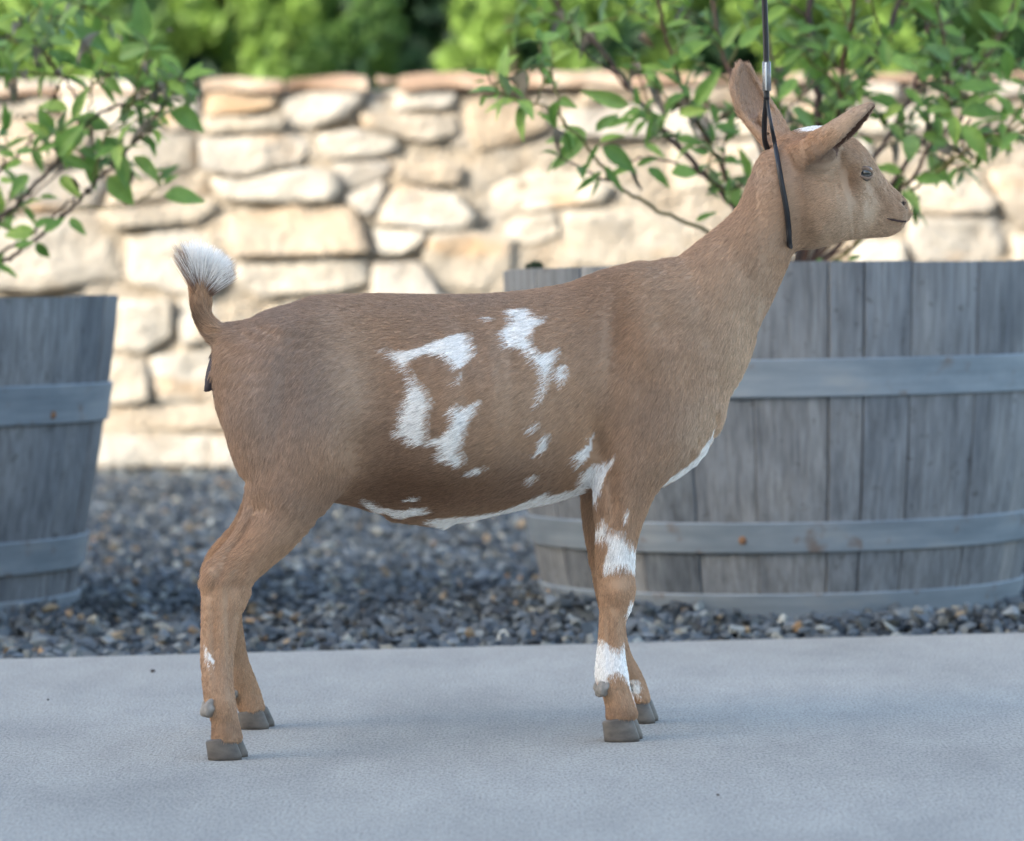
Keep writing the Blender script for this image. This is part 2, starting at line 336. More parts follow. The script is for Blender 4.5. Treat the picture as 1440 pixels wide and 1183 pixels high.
def stone_wall():
    root = empty('stone_wall', (0, WALL_Y, 0))
    tag(root, 'low sunlit dry wall of pale cream fieldstones behind the gravel', 'wall')
    r = random.Random(5)
    k = WALL_Y / FPX
    T = EXTRA['traced']
    def w(px, py):
        p = on_y(px, py, WALL_Y); return (p.x, p.z)
    polys = [[w(*q) for q in P] for P in T]
    zt = 0.94
    # coursed filler stones where nothing is traced
    z = -0.03; fill = []
    while z < zt - 0.05:
        h = r.uniform(0.065, 0.135); h = min(h, zt - z)
        x = -3.6 + r.uniform(0, .2)
        while x < 3.6:
            wdt = r.uniform(0.13, 0.38) if h > .08 else r.uniform(.2, .45)
            q = []
            for (ax, az) in ((x, z), (x + wdt * .5, z + r.uniform(-.008, .008)), (x + wdt, z), (x + wdt, z + h * .55), (x + wdt, z + h), (x + wdt * r.uniform(.3, .7), z + h), (x, z + h), (x, z + h * .5)):
                q.append((ax + r.uniform(-.016, .016), az + r.uniform(-.011, .011)))
            cx = x + wdt / 2; cz = z + h / 2
            q = [(cx + (a - cx) * (1 - .012 / wdt), cz + (b - cz) * (1 - .012 / h)) for a, b in q]
            hits = 0
            for fx in (.02, .25, .5, .75, .98):
                for fz in (.05, .5, .95):
                    if any(in_poly(x + wdt * fx, z + h * fz, P) for P in polys): hits += 1
            if hits == 0: fill.append(q)
            elif hits < 8 and wdt > .2:      # try the two halves
                for (s0, s1) in ((0, .48), (.52, 1)):
                    hh = sum(any(in_poly(x + wdt * (s0 + (s1 - s0) * fx), z + h * fz, P) for P in polys) for fx in (.03, .5, .97) for fz in (.05, .5, .95))
                    if hh == 0:
                        xa = x + wdt * s0; xb = x + wdt * s1
                        fill.append([(xa + r.uniform(-.01, .01), z + .005), (xb, z + .008), (xb + r.uniform(-.01, .01), z + h - .008), (xa, z + h - .005)])
            x += wdt + .004
        z += h + .004
    def stone(q, tilt=None):
        # resample outline, jitter, build a chunky block with an uneven face
        P = [Vector((a, b)) for a, b in q]; out = []
        cen = sum(P, Vector((0, 0))) / len(P)
        for i, p0 in enumerate(P):
            p1 = P[(i + 1) % len(P)]; ln = (p1 - p0).length; m_ = max(1, min(4, int(ln / .05)))
            if ln > .02: out.append(p0.lerp(p1, min(.25, .006 / ln)))
            for k in range(1, m_): out.append(p0.lerp(p1, k / m_) + Vector((r.uniform(-.004, .004), r.uniform(-.004, .004))))
            out.append(p0.lerp(p1, 1 - min(.25, .006 / max(ln, 1e-4))))
        n = len(out); out = [cen + (o - cen) * 1.035 for o in out]
        proud = r.uniform(-.006, .022); tx = r.uniform(-.14, .14); tz = r.uniform(-.12, .20)
        if tilt: tx, tz, proud = tilt
        rings = [(1.0, .10), (1.0, .002 - proud), (.975, -.006 - proud), (.80, -.009 - proud), (.55, -.010 - proud), (.28, -.010 - proud)]
        v = []; f = []
        for s_, dy in rings:
            for o in out:
                p = cen + (o - cen) * s_; e = p - cen
                dd = dy + (e.x * tx + e.y * tz if dy < .09 else 0)
                if s_ < 1: dd += mnoise.noise(Vector((p.x * 9, p.y * 13, proud * 90))) * .022 + mnoise.noise(Vector((p.x * 30, p.y * 30, proud * 90))) * .007
                v.append((p.x - cen.x, dd, p.y - cen.y))
        for a in range(len(rings) - 1):
            for b in range(n):
                f.append((a * n + b, a * n + (b + 1) % n, (a + 1) * n + (b + 1) % n, (a + 1) * n + b))
        v.append((0, rings[-1][1] - .001, 0)); c = len(v) - 1; b0 = (len(rings) - 1) * n
        for b in range(n): f.append((b0 + b, b0 + (b + 1) % n, c))
        o = link('stone', mesh('stone', v, f, False), MAT['stone'], root); o.location = (cen.x, 0, cen.y)
        for i, p in enumerate(o.data.polygons): p.use_smooth = i >= n
        return o
    for i, q in enumerate(polys): stone(q, {16: (-.10, .45, .012), 17: (.1, .30, .012), 1: (.1, .2, .01), 34: (.1, .3, .012)}.get(i))
    for q in fill[:250]: stone(q)
    # mortar and rubble core, lumpy front
    nx, nz = 260, 40; v = []; f = []
    for j in range(nz + 1):
        for i in range(nx + 1):
            x = -3.8 + 7.6 * i / nx; z = -.04 + (zt + .03) * j / nz
            d = .008 + .014 * mnoise.noise(Vector((x * 9, 3.1, z * 11))) + .012 * mnoise.noise(Vector((x * 25, 8.1, z * 30)))
            v.append((x, d, z))
    for j in range(nz):
        for i in range(nx):
            a = j * (nx + 1) + i; f.append((a, a + 1, a + nx + 2, a + nx + 1))
    b0 = len(v)
    v += [(-3.8, .36, -.04), (3.8, .36, -.04), (3.8, .36, zt - .01), (-3.8, .36, zt - .01)]
    f += [(b0 + 1, b0, b0 + 3, b0 + 2), (nz * (nx + 1), nz * (nx + 1) + nx, b0 + 2, b0 + 3), (0, nz * (nx + 1), b0 + 3, b0), (nx, b0 + 1, b0 + 2, nz * (nx + 1) + nx)]
    link('mortar', mesh('mortar', v, f, True), MAT['mortar'], root)
    # coping slabs
    spans = [(-1150, -800, 100), (-792, -420, 103), (-412, -60, 102), (-54, 276, 106), (284, 398, 106), (404, 516, 97), (560, 700, 104), (706, 880, 102), (886, 1010, 104), (1016, 1210, 102), (1216, 1400, 105), (1406, 1600, 100), (1606, 1960, 103), (1966, 2300, 103), (2306, 2650, 100)]
    for (a, b, ty) in spans:
        x0, _ = w(a, 110); x1, _ = w(b, 110); _, z1 = w((a + b) / 2, ty)
        z1 = min(z1, .976)
        if a < 200 or a > 1500: z1 = .93 + r.uniform(.03, .042)
        if a == -54: z1 = .956
        n = 12; vv = []; ff = []
        prof = [(.30, .937), (-.024, .937), (-.034, .943), (-.030, z1 - .006), (-.015, z1), (.30, z1)]
        for i in range(n + 1):
            x = x0 + (x1 - x0) * i / n; e = .5 * abs(i - n / 2) / (n / 2)
            for (yy, zz) in prof:
                j = mnoise.noise(Vector((x * 8, yy * 5, zz * 20))) * .02
                vv.append((x, yy + j * (yy < .2), (zz + (j * .7 - .006 * e * e * 4 if zz > .94 else 0))))
        m_ = len(prof)
        for i in range(n):
            for k_ in range(m_): ff.append((i * m_ + k_, (i + 1) * m_ + k_, (i + 1) * m_ + (k_ + 1) % m_, i * m_ + (k_ + 1) % m_))
        ff.append(tuple(range(m_))); ff.append(tuple(range(n * m_ + m_ - 1, n * m_ - 1, -1)))
        link('coping_slab', mesh('coping_slab', vv, ff), MAT['cap'], root)
    # a loose stone lying in the gap of the coping
    v_, f_ = RV[2]; p = on_y(541, 100, WALL_Y + .03); me = np_mesh('loose_stone', v_ * .034, f_, False)
    o = link('loose_stone', me, MAT['cap']); o.location = (p.x, WALL_Y + .05,   .94 + .024); tag(o, 'small orange stone lying in the gap of the wall coping', 'stone')
stone_wall()

# ------------------------------------------------------------------ house behind the camera (casts the open shade)
def house():
    root = empty('house', (-11.0, -2.9, 0)); tag(root, 'two storey rendered house behind the viewpoint shading the pavement', 'house')
    HW = 9.6; EZ = 6.42
    link('wall', box_mesh('wall', -HW, HW, -7.0, 0, -.05, EZ - .2), MAT['render'], root)
    v = [(-HW - .6, .6, EZ - .22), (HW + .6, .6, EZ - .22), (HW + .6, .6, EZ), (-HW - .6, .6, EZ), (-HW - .6, -3.5, EZ + 1.2), (HW + .6, -3.5, EZ + 1.2), (-HW - .6, -7.6, EZ), (HW + .6, -7.6, EZ), (-HW - .6, -7.6, EZ - .22), (HW + .6, -7.6, EZ - .22)]
    link('roof', mesh('roof', v, [(0, 1, 2, 3), (3, 2, 5, 4), (4, 5, 7, 6), (6, 7, 9, 8), (1, 0, 8, 9), (0, 3, 4, 6, 8), (2, 1, 9, 7, 5)]), MAT['roof'], root)
    for zx in (1.0, 3.9):
        for k in range(6):
            x = -8.0 + k * 3.2
            fr = link('window', box_mesh('window', x - .65, x + .65, .0, .06, zx, zx + 1.3), MAT['trim'], root)
            for s in (-1, 1): link('pane', box_mesh('pane', x + s * .31 - .27, x + s * .31 + .27, .055, .066, zx + .08, zx + 1.22), MAT['glass'], fr)
house()

# ------------------------------------------------------------------ leafy background beyond the wall
def bush(name, cx, cy, rx, ry, z0, z1, n, size, mat, label, cat, group, seed, trunks=3, trunkmat=None, nb=30):
    r = np.random.default_rng(seed); root = empty(name, (cx, cy, -.05)); tag(root, label, cat, group)
    bc = r.normal(size=(nb, 3)); bc /= np.linalg.norm(bc, axis=1)[:, None]; bc *= r.uniform(.45, .98, (nb, 1))
    bc = bc * np.array([rx, ry, (z1 - z0) / 2]) + np.array([0, 0, (z0 + z1) / 2 + .05]); br = r.uniform(.16, .34, nb) * min(rx, (z1 - z0))
    i = r.integers(0, nb, n); d = r.normal(size=(n, 3)); d /= np.linalg.norm(d, axis=1)[:, None]
    p = bc[i] + d * (br[i] * r.uniform(.5, 1.05, n) ** .5)[:, None]
    nrm = d + r.normal(size=(n, 3)) * .7; nrm /= np.linalg.norm(nrm, axis=1)[:, None]
    t = np.cross(nrm, r.normal(size=(n, 3))); t /= np.linalg.norm(t, axis=1)[:, None]; b = np.cross(nrm, t)
    s = size * r.uniform(.6, 1.3, n)[:, None]
    V = np.stack([p - t * s, p - b * s * .45 + nrm * s * .1, p + t * s, p + b * s * .45 + nrm * s * .1], 1).reshape(-1, 3)
    F = np.arange(len(V)).reshape(-1, 4)
    tag(link('crown', np_mesh('crown', V, F, False), mat, root), kind='stuff')
    for k in range(trunks):
        a = r.uniform(0, 6.3); top = bc[r.integers(0, nb)]
        pts = spline([(math.cos(a) * .08, math.sin(a) * .08, 0), (top[0] * .3, top[1] * .3, top[2] * .4), (top[0] * .8, top[1] * .8, top[2] * .95)], 4)
        v, f = tube_data(pts, [.035 - .028 * q / (len(pts) - 1) for q in range(len(pts))], 6); link('trunk', mesh('trunk', v, f, True), trunkmat or MAT['trunk'], root)
def bg_leaf(name, lo, hi):
    m = M(name, 0.55, 0.3); n = m.noise(m.coord(), 9, 3); a = m.ramp(n, [(0.3, lo), (0.7, hi)]); m.col(a)
    tr = m.n('ShaderNodeBsdfTranslucent'); m.l(a, tr.inputs['Color']); ms = m.n('ShaderNodeMixShader'); ms.inputs[0].default_value = .3
    m.l(m.b.outputs[0], ms.inputs[1]); m.l(tr.outputs[0], ms.inputs[2]); m.l(ms.outputs[0], m.t.nodes['Material Output'].inputs[0]); return m.m
LIME = bg_leaf('lime_foliage', (0.115, 0.205, 0.04), (0.18, 0.295, 0.06)); MID = bg_leaf('mid_foliage', (0.06, 0.13, 0.03), (0.11, 0.21, 0.045)); DARK = bg_leaf('dark_foliage', (0.012, 0.040, 0.018), (0.028, 0.070, 0.028))
def bxs(px, y): return on_y(px, 60, y).x
BL = [(40, 17.2, .62, .35, 2.6, 2600, .055, LIME, 'yellow green bush beyond the wall above the left barrel'),
      (175, 18.4, .45, .3, 2.9, 2200, .05, MID, 'mid green bush beyond the wall right of the left shrub'),
      (350, 17.6, .36, .45, 2.8, 2600, .05, LIME, 'yellow green bush beyond the wall above the tail'),
      (470, 18.9, .42, .3, 3.0, 1900, .05, MID, 'mid green bush beyond the wall over the big pale stone'),
      (735, 17.4, .46, .35, 2.8, 3400, .052, LIME, 'bright lime bush beyond the wall left of the long shrub branches'),
      (1000, 17.7, .50, .35, 2.9, 3200, .052, LIME, 'lime bush beyond the wall behind the hanging lead'),
      (1170, 18.0, .46, .35, 2.9, 2800, .052, LIME, 'lime bush beyond the wall above the goat head'),
      (1430, 18.6, .40, .4, 2.9, 2400, .05, MID, 'mid green bush beyond the wall at the right edge'),
      (-330, 17.8, .9, .3, 2.9, 3200, .052, MID, 'mid green bush beyond the wall outside the left edge'),
      (1830, 17.8, .9, .3, 2.9, 3200, .052, LIME, 'lime bush beyond the wall outside the right edge'),
      (-900, 18.2, 1.0, .3, 3.0, 3200, .052, MID, 'broad green bush beyond the wall far outside the left edge'),
      (2450, 18.2, 1.0, .3, 3.0, 3200, .052, MID, 'broad green bush beyond the wall far outside the right edge')]
for i, (px, y, rx, z0, z1, n, sz, mt, lb) in enumerate(BL):
    bush('garden_shrub', bxs(px, y), y, rx, .6, z0, z1, int(n * 2.2), sz * .72, mt, lb, 'bush', 'sunlit bushes beyond the wall', 40 + i, 1, MAT['stem_dark'], 55)
for i, px in enumerate((-620, -160, 180, 500, 830, 1130, 1420, 1850, -1150, 2450)):
    bush('evergreen_tree', bxs(px, 22), 22 + .5 * (i % 2), 1.15, .8, -.2, 4.6, 15000, .095, DARK,
         ['dark evergreen beyond the wall outside the left edge', 'dark evergreen behind the leftmost yellow green bush', 'dark evergreen behind the bush above the tail', 'darkest evergreen above the gap in the wall coping', 'dark evergreen behind the long shrub branches', 'dark evergreen behind the middle lime bushes', 'dark evergreen behind the right end of the large shrub', 'dark evergreen beyond the wall outside the right edge', 'dark evergreen beyond the wall far outside the left edge', 'dark evergreen beyond the wall far outside the right edge'][i],
         'tree', 'dark evergreens behind the bushes', 80 + i, 1, MAT['stem_dark'], 90)
for i, px in enumerate((-400, 20, 340, 670, 980, 1280, 1640)):
    bush('evergreen_tree', bxs(px, 25), 25, 1.5, .9, -.2, 5.0, 14000, .12, DARK,
         ['farthest dark evergreen outside the left edge', 'farthest dark evergreen above the left barrel', 'farthest dark evergreen above the tail', 'farthest dark evergreen left of the lime bushes', 'farthest dark evergreen behind the hanging lead', 'farthest dark evergreen above the goat muzzle', 'farthest dark evergreen outside the right edge'][i],
         'tree', 'dark evergreens behind the bushes', 120 + i, 1, MAT['stem_dark'], 90)

# ------------------------------------------------------------------ half-barrel planters
def barrel(B, label, prof, hoops, seams, seed, rivets):
    r = random.Random(seed); root = empty('barrel_planter', (B['c'][0], B['c'][1], B['z'])); tag(root, label, 'planter', 'half barrel planters')
    H = prof[-1][0]
    def rad(z):
        for i in range(len(prof) - 1):
            z0, r0 = prof[i]; z1, r1 = prof[i + 1]
            if z <= z1: t = (z - z0) / (z1 - z0); return r0 + (r1 - r0) * t
        return prof[-1][1]
    def rs(z): return (rad(max(0, z - .04)) + rad(z) + rad(min(H, z + .04))) / 3
    ang = list(seams); a = seams[-1]
    while a < seams[0] + 360 - 13: a += r.uniform(8, 17); ang.append(a)
    if seams[0] + 360 - ang[-1] < 5: ang.pop()
    ang.append(seams[0] + 360)
    nz = 12
    for i in range(len(ang) - 1):
        gap = .04 if i % 3 else .09
        a0, a1 = ang[i] + gap, ang[i + 1] - gap; ht = H + r.uniform(-.0025, .0015); bow = r.uniform(-.0012, .0016)
        na = max(2, int((a1 - a0) / 3.5)); v = []; f = []
        cols = [(a0, -.0018), (a0 + .25, bow)] + [(a0 + (a1 - a0) * k / na, bow) for k in range(1, na)] + [(a1 - .25, bow), (a1, -.0018)]
        nc = len(cols)
        for j in range(nz + 1):
            z = ht * j / nz
            for (aa, dr) in cols:
                q = R(aa); rr = rs(z) + dr; v.append((rr * math.sin(q), -rr * math.cos(q), z))
        b0 = len(v)
        for j in range(nz + 1):
            z = ht * j / nz
            for aa in (a0, a1):
                q = R(aa); rr = rs(z) - .026; v.append((rr * math.sin(q), -rr * math.cos(q), z))
        for j in range(nz):
            for k in range(nc - 1):
                p = j * nc + k; f.append((p, p + 1, p + nc + 1, p + nc))
            q = b0 + 2 * j; f.append((q + 1, q, q + 2, q + 3))
            f.append((q, j * nc, (j + 1) * nc, q + 2)); f.append((j * nc + nc - 1, q + 1, q + 3, (j + 1) * nc + nc - 1))
        t0 = nz * nc; f.append(tuple([t0 + k for k in range(nc)] + [b0 + 2 * nz + 1, b0 + 2 * nz])); f.append(tuple([b0, b0 + 1] + [nc - 1 - k for k in range(nc)]))
        link('stave', mesh('stave', v, f), MAT['wood'], root)
    for (z0, z1) in hoops:
        n = 180; v = []; f = []
        for k in range(n):
            q = 2 * math.pi * k / n
            for (z, dr) in ((z0, .0022), (z0 + .0015, .0034), ((z0 + z1) / 2, .0030), (z1 - .0015, .0034), (z1, .0022), (z1, .0005), (z0, .0005)):
                rr = rs(z) + dr + .0015; v.append((rr * math.sin(q), -rr * math.cos(q), z))
        for k in range(n):
            for j in range(7): f.append((k * 7 + j, ((k + 1) % n) * 7 + j, ((k + 1) % n) * 7 + (j + 1) % 7, k * 7 + (j + 1) % 7))
        h = link('hoop', mesh('hoop', v, f, False), MAT['hoop'], root)
        for (az, zz) in rivets:
            if z0 < zz < z1:
                rr = rs(zz) + .0048; bm = bmesh.new(); bmesh.ops.create_uvsphere(bm, u_segments=10, v_segments=6, radius=.0052); m2 = bpy.data.meshes.new('rivet'); bm.to_mesh(m2); bm.free()
                o = link('rivet', m2, MAT['rivet'], h, True); o.location = (rr * math.sin(R(az)), -rr * math.cos(R(az)), zz); o.scale = (1, .5, 1)
    n = 48; zz = H - .06; v = [(0, 0, zz + .015)] + [((rs(zz) - .0268) * math.sin(2 * math.pi * k / n), (rs(zz) - .0268) * math.cos(2 * math.pi * k / n), zz) for k in range(n)]
    link('soil', mesh('soil', v, [(0, 1 + (k + 1) % n, 1 + k) for k in range(n)]), MAT['soil'], root)
    n = 48; v = [(.27 * math.sin(2 * math.pi * k / n), .27 * math.cos(2 * math.pi * k / n), .03) for k in range(n)]
    link('bottom', mesh('bottom', v, [tuple(range(n))]), MAT['wood'], root)
    return root
barrel(BARRELS[0], 'weathered grey half barrel planter with blue grey hoops behind the goat chest', [(0, .294), (.06, .309), (.13, .322), (.22, .334), (.33, .343), (.443, .3495)],
       [(.0, .0475), (.097, .134), (.283, .329)], [-78, -62, -47, -36, -22, -9, 6, 13.2, 23.3, 40, 57, 66, 80], 3, [(-12, .113), (-14, .303)])
barrel(BARRELS[1], 'weathered grey half barrel planter cut off by the left edge', [(0, .280), (.06, .288), (.13, .300), (.22, .318), (.33, .335), (.437, .350)],
       [(.0, .052), (.085, .128), (.275, .325)], [-60, -44, -28, -12, 4, 20, 30.5, 40.5, 66, 78, 90], 9, [(58, .287)])
# moss tuft on the rim of the large barrel
bm = bmesh.new(); bmesh.ops.create_icosphere(bm, subdivisions=3, radius=.012)
for v in bm.verts: v.co *= 1 + .35 * mnoise.noise(v.co * 160); v.co.z *= .6
m2 = bpy.data.meshes.new('moss_clump'); bm.to_mesh(m2); bm.free()
p = on_y(752, 379, 4.64); o = link('moss_clump', m2, MAT['moss']); o.location = (p.x, 4.65, .443 + BARRELS[0]['z'] + .003); tag(o, 'dark clump of moss on the rim of the large barrel', 'moss')

# ------------------------------------------------------------------ shrubs
def leaf_mesh(name, seed, wid=.46, cup=.10, curl=.15, fold=.12, ruffle=.02, mat=None):
    r = random.Random(seed); nl, nw = 9, 4; v = []; f = []
    for i in range(nl + 1):
        t = i / nl; w = wid * .5 * (math.sin(math.pi * t ** .78) ** .95) * (1 - .30 * t) + (.006 if 0 < i < nl else 0)
        if i == nl: w = .004
        if i == 0: w = .012
        th = curl * 2.2 * t; y = math.sin(th) / max(th, 1e-4) * t if curl else t; z0 = -(1 - math.cos(th)) / max(th, 1e-4) * t if curl else 0
        for j in range(nw + 1):
            s = (j / nw) * 2 - 1; x = w * s
            z = z0 + fold * abs(x) + cup * (x * x) * 4 - .012 * (abs(s) < .1) + ruffle * math.sin(t * 17 + s * 3 + seed) * abs(s)
            v.append((x, y, z))
    for i in range(nl):
        for j in range(nw):
            a = i * (nw + 1) + j; f.append((a, a + 1, a + nw + 2, a + nw + 1))
    me = mesh(name, v, f, True); me.materials.append(mat); return me
LEAVES = [leaf_mesh('leaf', k, random.Random(k).uniform(.36, .46), random.Random(k + 9).uniform(.0, .5), random.Random(k + 5).uniform(.05, .45), random.Random(k + 3).uniform(.05, .45), .015, MAT['leaf']) for k in range(10)]
DRYL = [leaf_mesh('leaf', 50 + k, .34, 2.2 + k * .5, .5 + .25 * k, .9, .05, MAT['dry']) for k in range(5)]
def rot_from(y_axis, z_hint):
    y = y_axis.normalized(); x = y.cross(z_hint)
    if x.length < 1e-3: x = y.cross(Vector((1, 0, 0)))
    x.normalize(); z = x.cross(y); m = Matrix((x, y, z)).transposed(); return m
class Shrub:
    def __init__(s, loc, label, group, seed):
        s.root = empty('potted_shrub', loc); tag(s.root, label, 'shrub', group); s.base = Vector(loc); s.r = random.Random(seed); s.leaves = []
        s.br = []
    def stem(s, pts, r0, r1, mat):
        P = [Vector(p) - s.base for p in spline(pts, 7)]
        for i in range(1, len(P) - 1): P[i] += Vector((s.r.gauss(0, .0012), s.r.gauss(0, .0012), s.r.gauss(0, .0012)))
        n = len(P); v, f = tube_data(P, [r0 + (r1 - r0) * k / (n - 1) for k in range(n)], 7)
        link('stem', mesh('stem', v, f, True), mat, s.root); s.br.append([p + s.base for p in P]); return s.br[-1]
    def leaf(s, p, d, up, L, dry=False, wide=1.0):
        s.leaves.append((Vector(p), Vector(d).normalized(), Vector(up), L, dry, wide))
    def twig(s, p, d, ln, nodes, L, mat, drift=.0, dryp=.14):
        r = s.r; d = d.normalized(); pts = [p]; cur = Vector(p); dd = d.copy()
        for k in range(nodes + 1):
            dd = (dd + Vector((r.gauss(0, .12), r.gauss(0, .12), r.gauss(0, .10) + drift))).normalized(); cur = cur + dd * ln / (nodes + 1); pts.append(cur.copy())
        P = s.stem(pts, .0016, .0009, mat); 
        side = dd.cross(Vector((r.gauss(0, .4), r.gauss(0, .4), 1))).normalized()
        for k in range(1, len(pts)):
            t = (pts[k] - pts[k - 1]).normalized(); side = (Quaternion(t, R(78 + r.uniform(-20, 20))) @ side).normalized()
            for sg in (-1, 1):
                if r.random() < .1: continue
                ld = (side * sg * .9 + t * r.uniform(.25, .9) + Vector((0, 0, r.uniform(-.35, .25)))).normalized()
                s.leaf(pts[k], ld, Vector((r.gauss(0, .5), -.45 + r.gauss(0, .5), 1)), L * r.uniform(.7, 1.2) * (1 - .08 * k), r.random() < dryp)
        s.leaf(pts[-1], dd + Vector((0, 0, .1)), Vector((r.gauss(0, .5), -.5, .9)), L * r.uniform(.6, .9))
        return pts
    def finish(s, limit=300):
        def score(l):
            q = ROT.transposed() @ (l[0] - CAM); u = q.x / -q.z * FPX + 720; w = -q.y / -q.z * FPX + 591
            vis = -40 < u < 1480 and -40 < w < 1200
            return (1000 if vis else 0) + l[3] * 1000
        s.leaves.sort(key=score, reverse=True)
        rest = []
        for i, (p, d, up, L, dry, wide) in enumerate(s.leaves):
            me = s.r.choice(DRYL if dry else LEAVES); m = rot_from(d, up)
            if i < limit:
                o = bpy.data.objects.new('leaf', me); COL.objects.link(o); o.parent = s.root
                o.matrix_basis = Matrix.Translation(p - s.base) @ m.to_4x4() @ Matrix.Diagonal((L * wide, L, L, 1))
            else: rest.append((me, Matrix.Translation(p - s.base) @ m.to_4x4() @ Matrix.Diagonal((L * wide, L, L, 1))))
        if rest:
            V = []; F = []
            for me, m in rest:
                b = len(V); V += [m @ v.co for v in me.vertices]; F += [[b + q for q in p.vertices] for p in me.polygons]
            tag(link('foliage', mesh('foliage', V, F, True), MAT['leaf'], s.root), kind='stuff')

# -- right shrub: branches traced as pixel, depth
def br3(pts, y0, y1):
    n = len(pts); return [on_y(px, py, y0 + (y1 - y0) * (k / (n - 1))) for k, (px, py) in enumerate(pts)]
YB = 4.72; sb = Vector((BARRELS[0]['c'][0] + .02, YB, BARRELS[0]['z'] + .385))
S1 = Shrub(sb, 'leafy green shrub growing in the large barrel behind the goat head', 'shrubs in the barrels', 21)
def base_px(px): return (px, 392)
B1 = [([(1118, 400), (1148, 250), (1150, 150), (1140, 40), (1150, -80)], 4.72, 4.80, .0062, .004, 'stem_dark'),
      ([(1106, 400), (1060, 356), (985, 322), (915, 290), (862, 255), (830, 212), (800, 180), (786, 160)], 4.72, 4.50, .0032, .0014, 'stem_green'),
      ([(786, 160), (756, 147), (715, 140), (693, 122), (683, 100)], 4.50, 4.46, .0013, .0008, 'stem_green'),
      ([(756, 147), (760, 125), (775, 100), (778, 70)], 4.485, 4.47, .0011, .0007, 'stem_green'),
      ([(1112, 400), (1030, 290), (980, 235), (930, 180), (895, 135), (845, 70), (800, 25), (765, -15), (730, -50)], 4.72, 4.86, .0042, .002, 'stem_dark'),
      ([(895, 135), (850, 95), (822, 75), (790, 40)], 4.82, 4.70, .0018, .001, 'stem'),
      ([(1114, 400), (1040, 280), (990, 190), (955, 110), (930, 20), (915, -60)], 4.72, 4.62, .0034, .0018, 'stem'),
      ([(1116, 400), (1090, 270), (1045, 150), (1012, 60), (1000, -30)], 4.72, 4.90, .0036, .002, 'stem'),
      ([(1120, 400), (1160, 260), (1178, 150), (1190, 60), (1215, -60)], 4.72, 4.64, .0040, .0024, 'stem'),
      ([(1122, 400), (1165, 230), (1190, 150), (1225, 85), (1262, 10), (1290, -70)], 4.72, 4.84, .0055, .0036, 'stem_dark'),
      ([(1124, 400), (1180, 330), (1250, 280), (1290, 240), (1312, 190), (1335, 110), (1322, 30), (1318, -40)], 4.72, 4.66, .0032, .0016, 'stem'),
      ([(1124, 400), (1215, 335), (1260, 285), (1296, 258), (1340, 225), (1385, 196), (1430, 178), (1475, 150)], 4.72, 4.55, .0026, .0012, 'stem_green'),
      ([(1122, 400), (1220, 300), (1290, 210), (1350, 130), (1400, 60), (1440, -30)], 4.72, 4.92, .0036, .002, 'stem'),
      ([(1120, 400), (1200, 270), (1250, 190), (1290, 110), (1305, 20), (1310, -60)], 4.72, 4.98, .0034, .002, 'stem'),
      ([(1116, 400), (1070, 300), (1010, 260), (950, 230), (905, 222), (870, 235)], 4.72, 4.60, .0024, .001, 'stem'),
      ([(1126, 400), (1150, 372), (1190, 350), (1205, 338)], 4.66, 4.58, .0018, .001, 'stem'),
      ([(1118, 400), (1120, 260), (1090, 120), (1075, 20), (1060, -60)], 4.72, 5.0, .0034, .002, 'stem')]
for pts, y0, y1, r0, r1, mt in B1: S1.stem(br3(pts, y0, y1), r0, r1, MAT[mt])
def traced_leaves(S, lst, ox, oy, sc, ydepth):
    for (bx, by, tx, ty, wd_, *k) in lst:
        dry = bool(k and k[0]); y0 = ydepth + S.r.uniform(-.06, .06); p = on_y(ox + bx / sc, oy + by / sc, y0); q = on_y(ox + tx / sc, oy + ty / sc, y0 + S.r.uniform(-.02, .012))
        L = (q - p).length * 1.2; wd_ *= 1.08; S.leaf(p, q - p, Vector((S.r.gauss(0, .18), -1, .55 + S.r.gauss(0, .2))), L, dry, wd_)
# prominent leaves, read off enlarged crops (base x,y, tip x,y, width factor, dry)
traced_leaves(S1, [(170, 300, 245, 235, .9), (150, 310, 62, 290, .9), (130, 400, 95, 440, 1.0), (130, 410, 158, 400, .8), (200, 320, 240, 345, .5, 1), (125, 340, 80, 340, .7), (185, 305, 185, 355, .6),
    (390, 250, 375, 170, 1), (400, 255, 470, 205, .8), (395, 300, 405, 395, .8, 1), (425, 535, 360, 470, .7), (720, 440, 555, 388, .8), (545, 570, 385, 565, .8), (545, 575, 415, 680, .9), (550, 560, 445, 520, .5),
    (585, 545, 650, 475, 1), (600, 530, 735, 490, .6), (600, 590, 690, 545, .8), (615, 610, 740, 690, 1.1), (600, 600, 540, 700, .4), (620, 690, 690, 785, .6), (560, 690, 515, 705, .7), (590, 720, 560, 760, .7), (600, 740, 575, 800, .4),
    (740, 690, 640, 730, .6), (755, 690, 830, 655, .8), (830, 470, 790, 600, .4), (760, 440, 750, 370, .8), (770, 450, 700, 480, .5), (790, 600, 860, 640, .8), (750, 700, 760, 830, .35, 1), (800, 700, 895, 760, .9), (920, 575, 1015, 585, 1),
    (900, 720, 1010, 700, 1.3), (1000, 920, 1070, 880, .7), (850, 400, 835, 315, 1), (890, 430, 955, 385, .9), (1000, 440, 1085, 305, .9), (920, 260, 1040, 160, 1), (900, 290, 850, 250, 1), (870, 290, 770, 270, .7), (1180, 200, 1265, 110, .9),
    (1110, 200, 1180, 100, .8), (930, 470, 1030, 460, .9), (1080, 530, 1190, 530, 1), (1050, 640, 990, 620, .9), (830, 200, 700, 60, .5, 1), (880, 110, 960, 85, .8), (640, 120, 560, 110, .8), (800, 80, 860, 130, .5, 1), (950, 250, 900, 300, .5, 1), (1060, 150, 1120, 170, .5, 1)],
    640, 0, 2.957, 4.60)
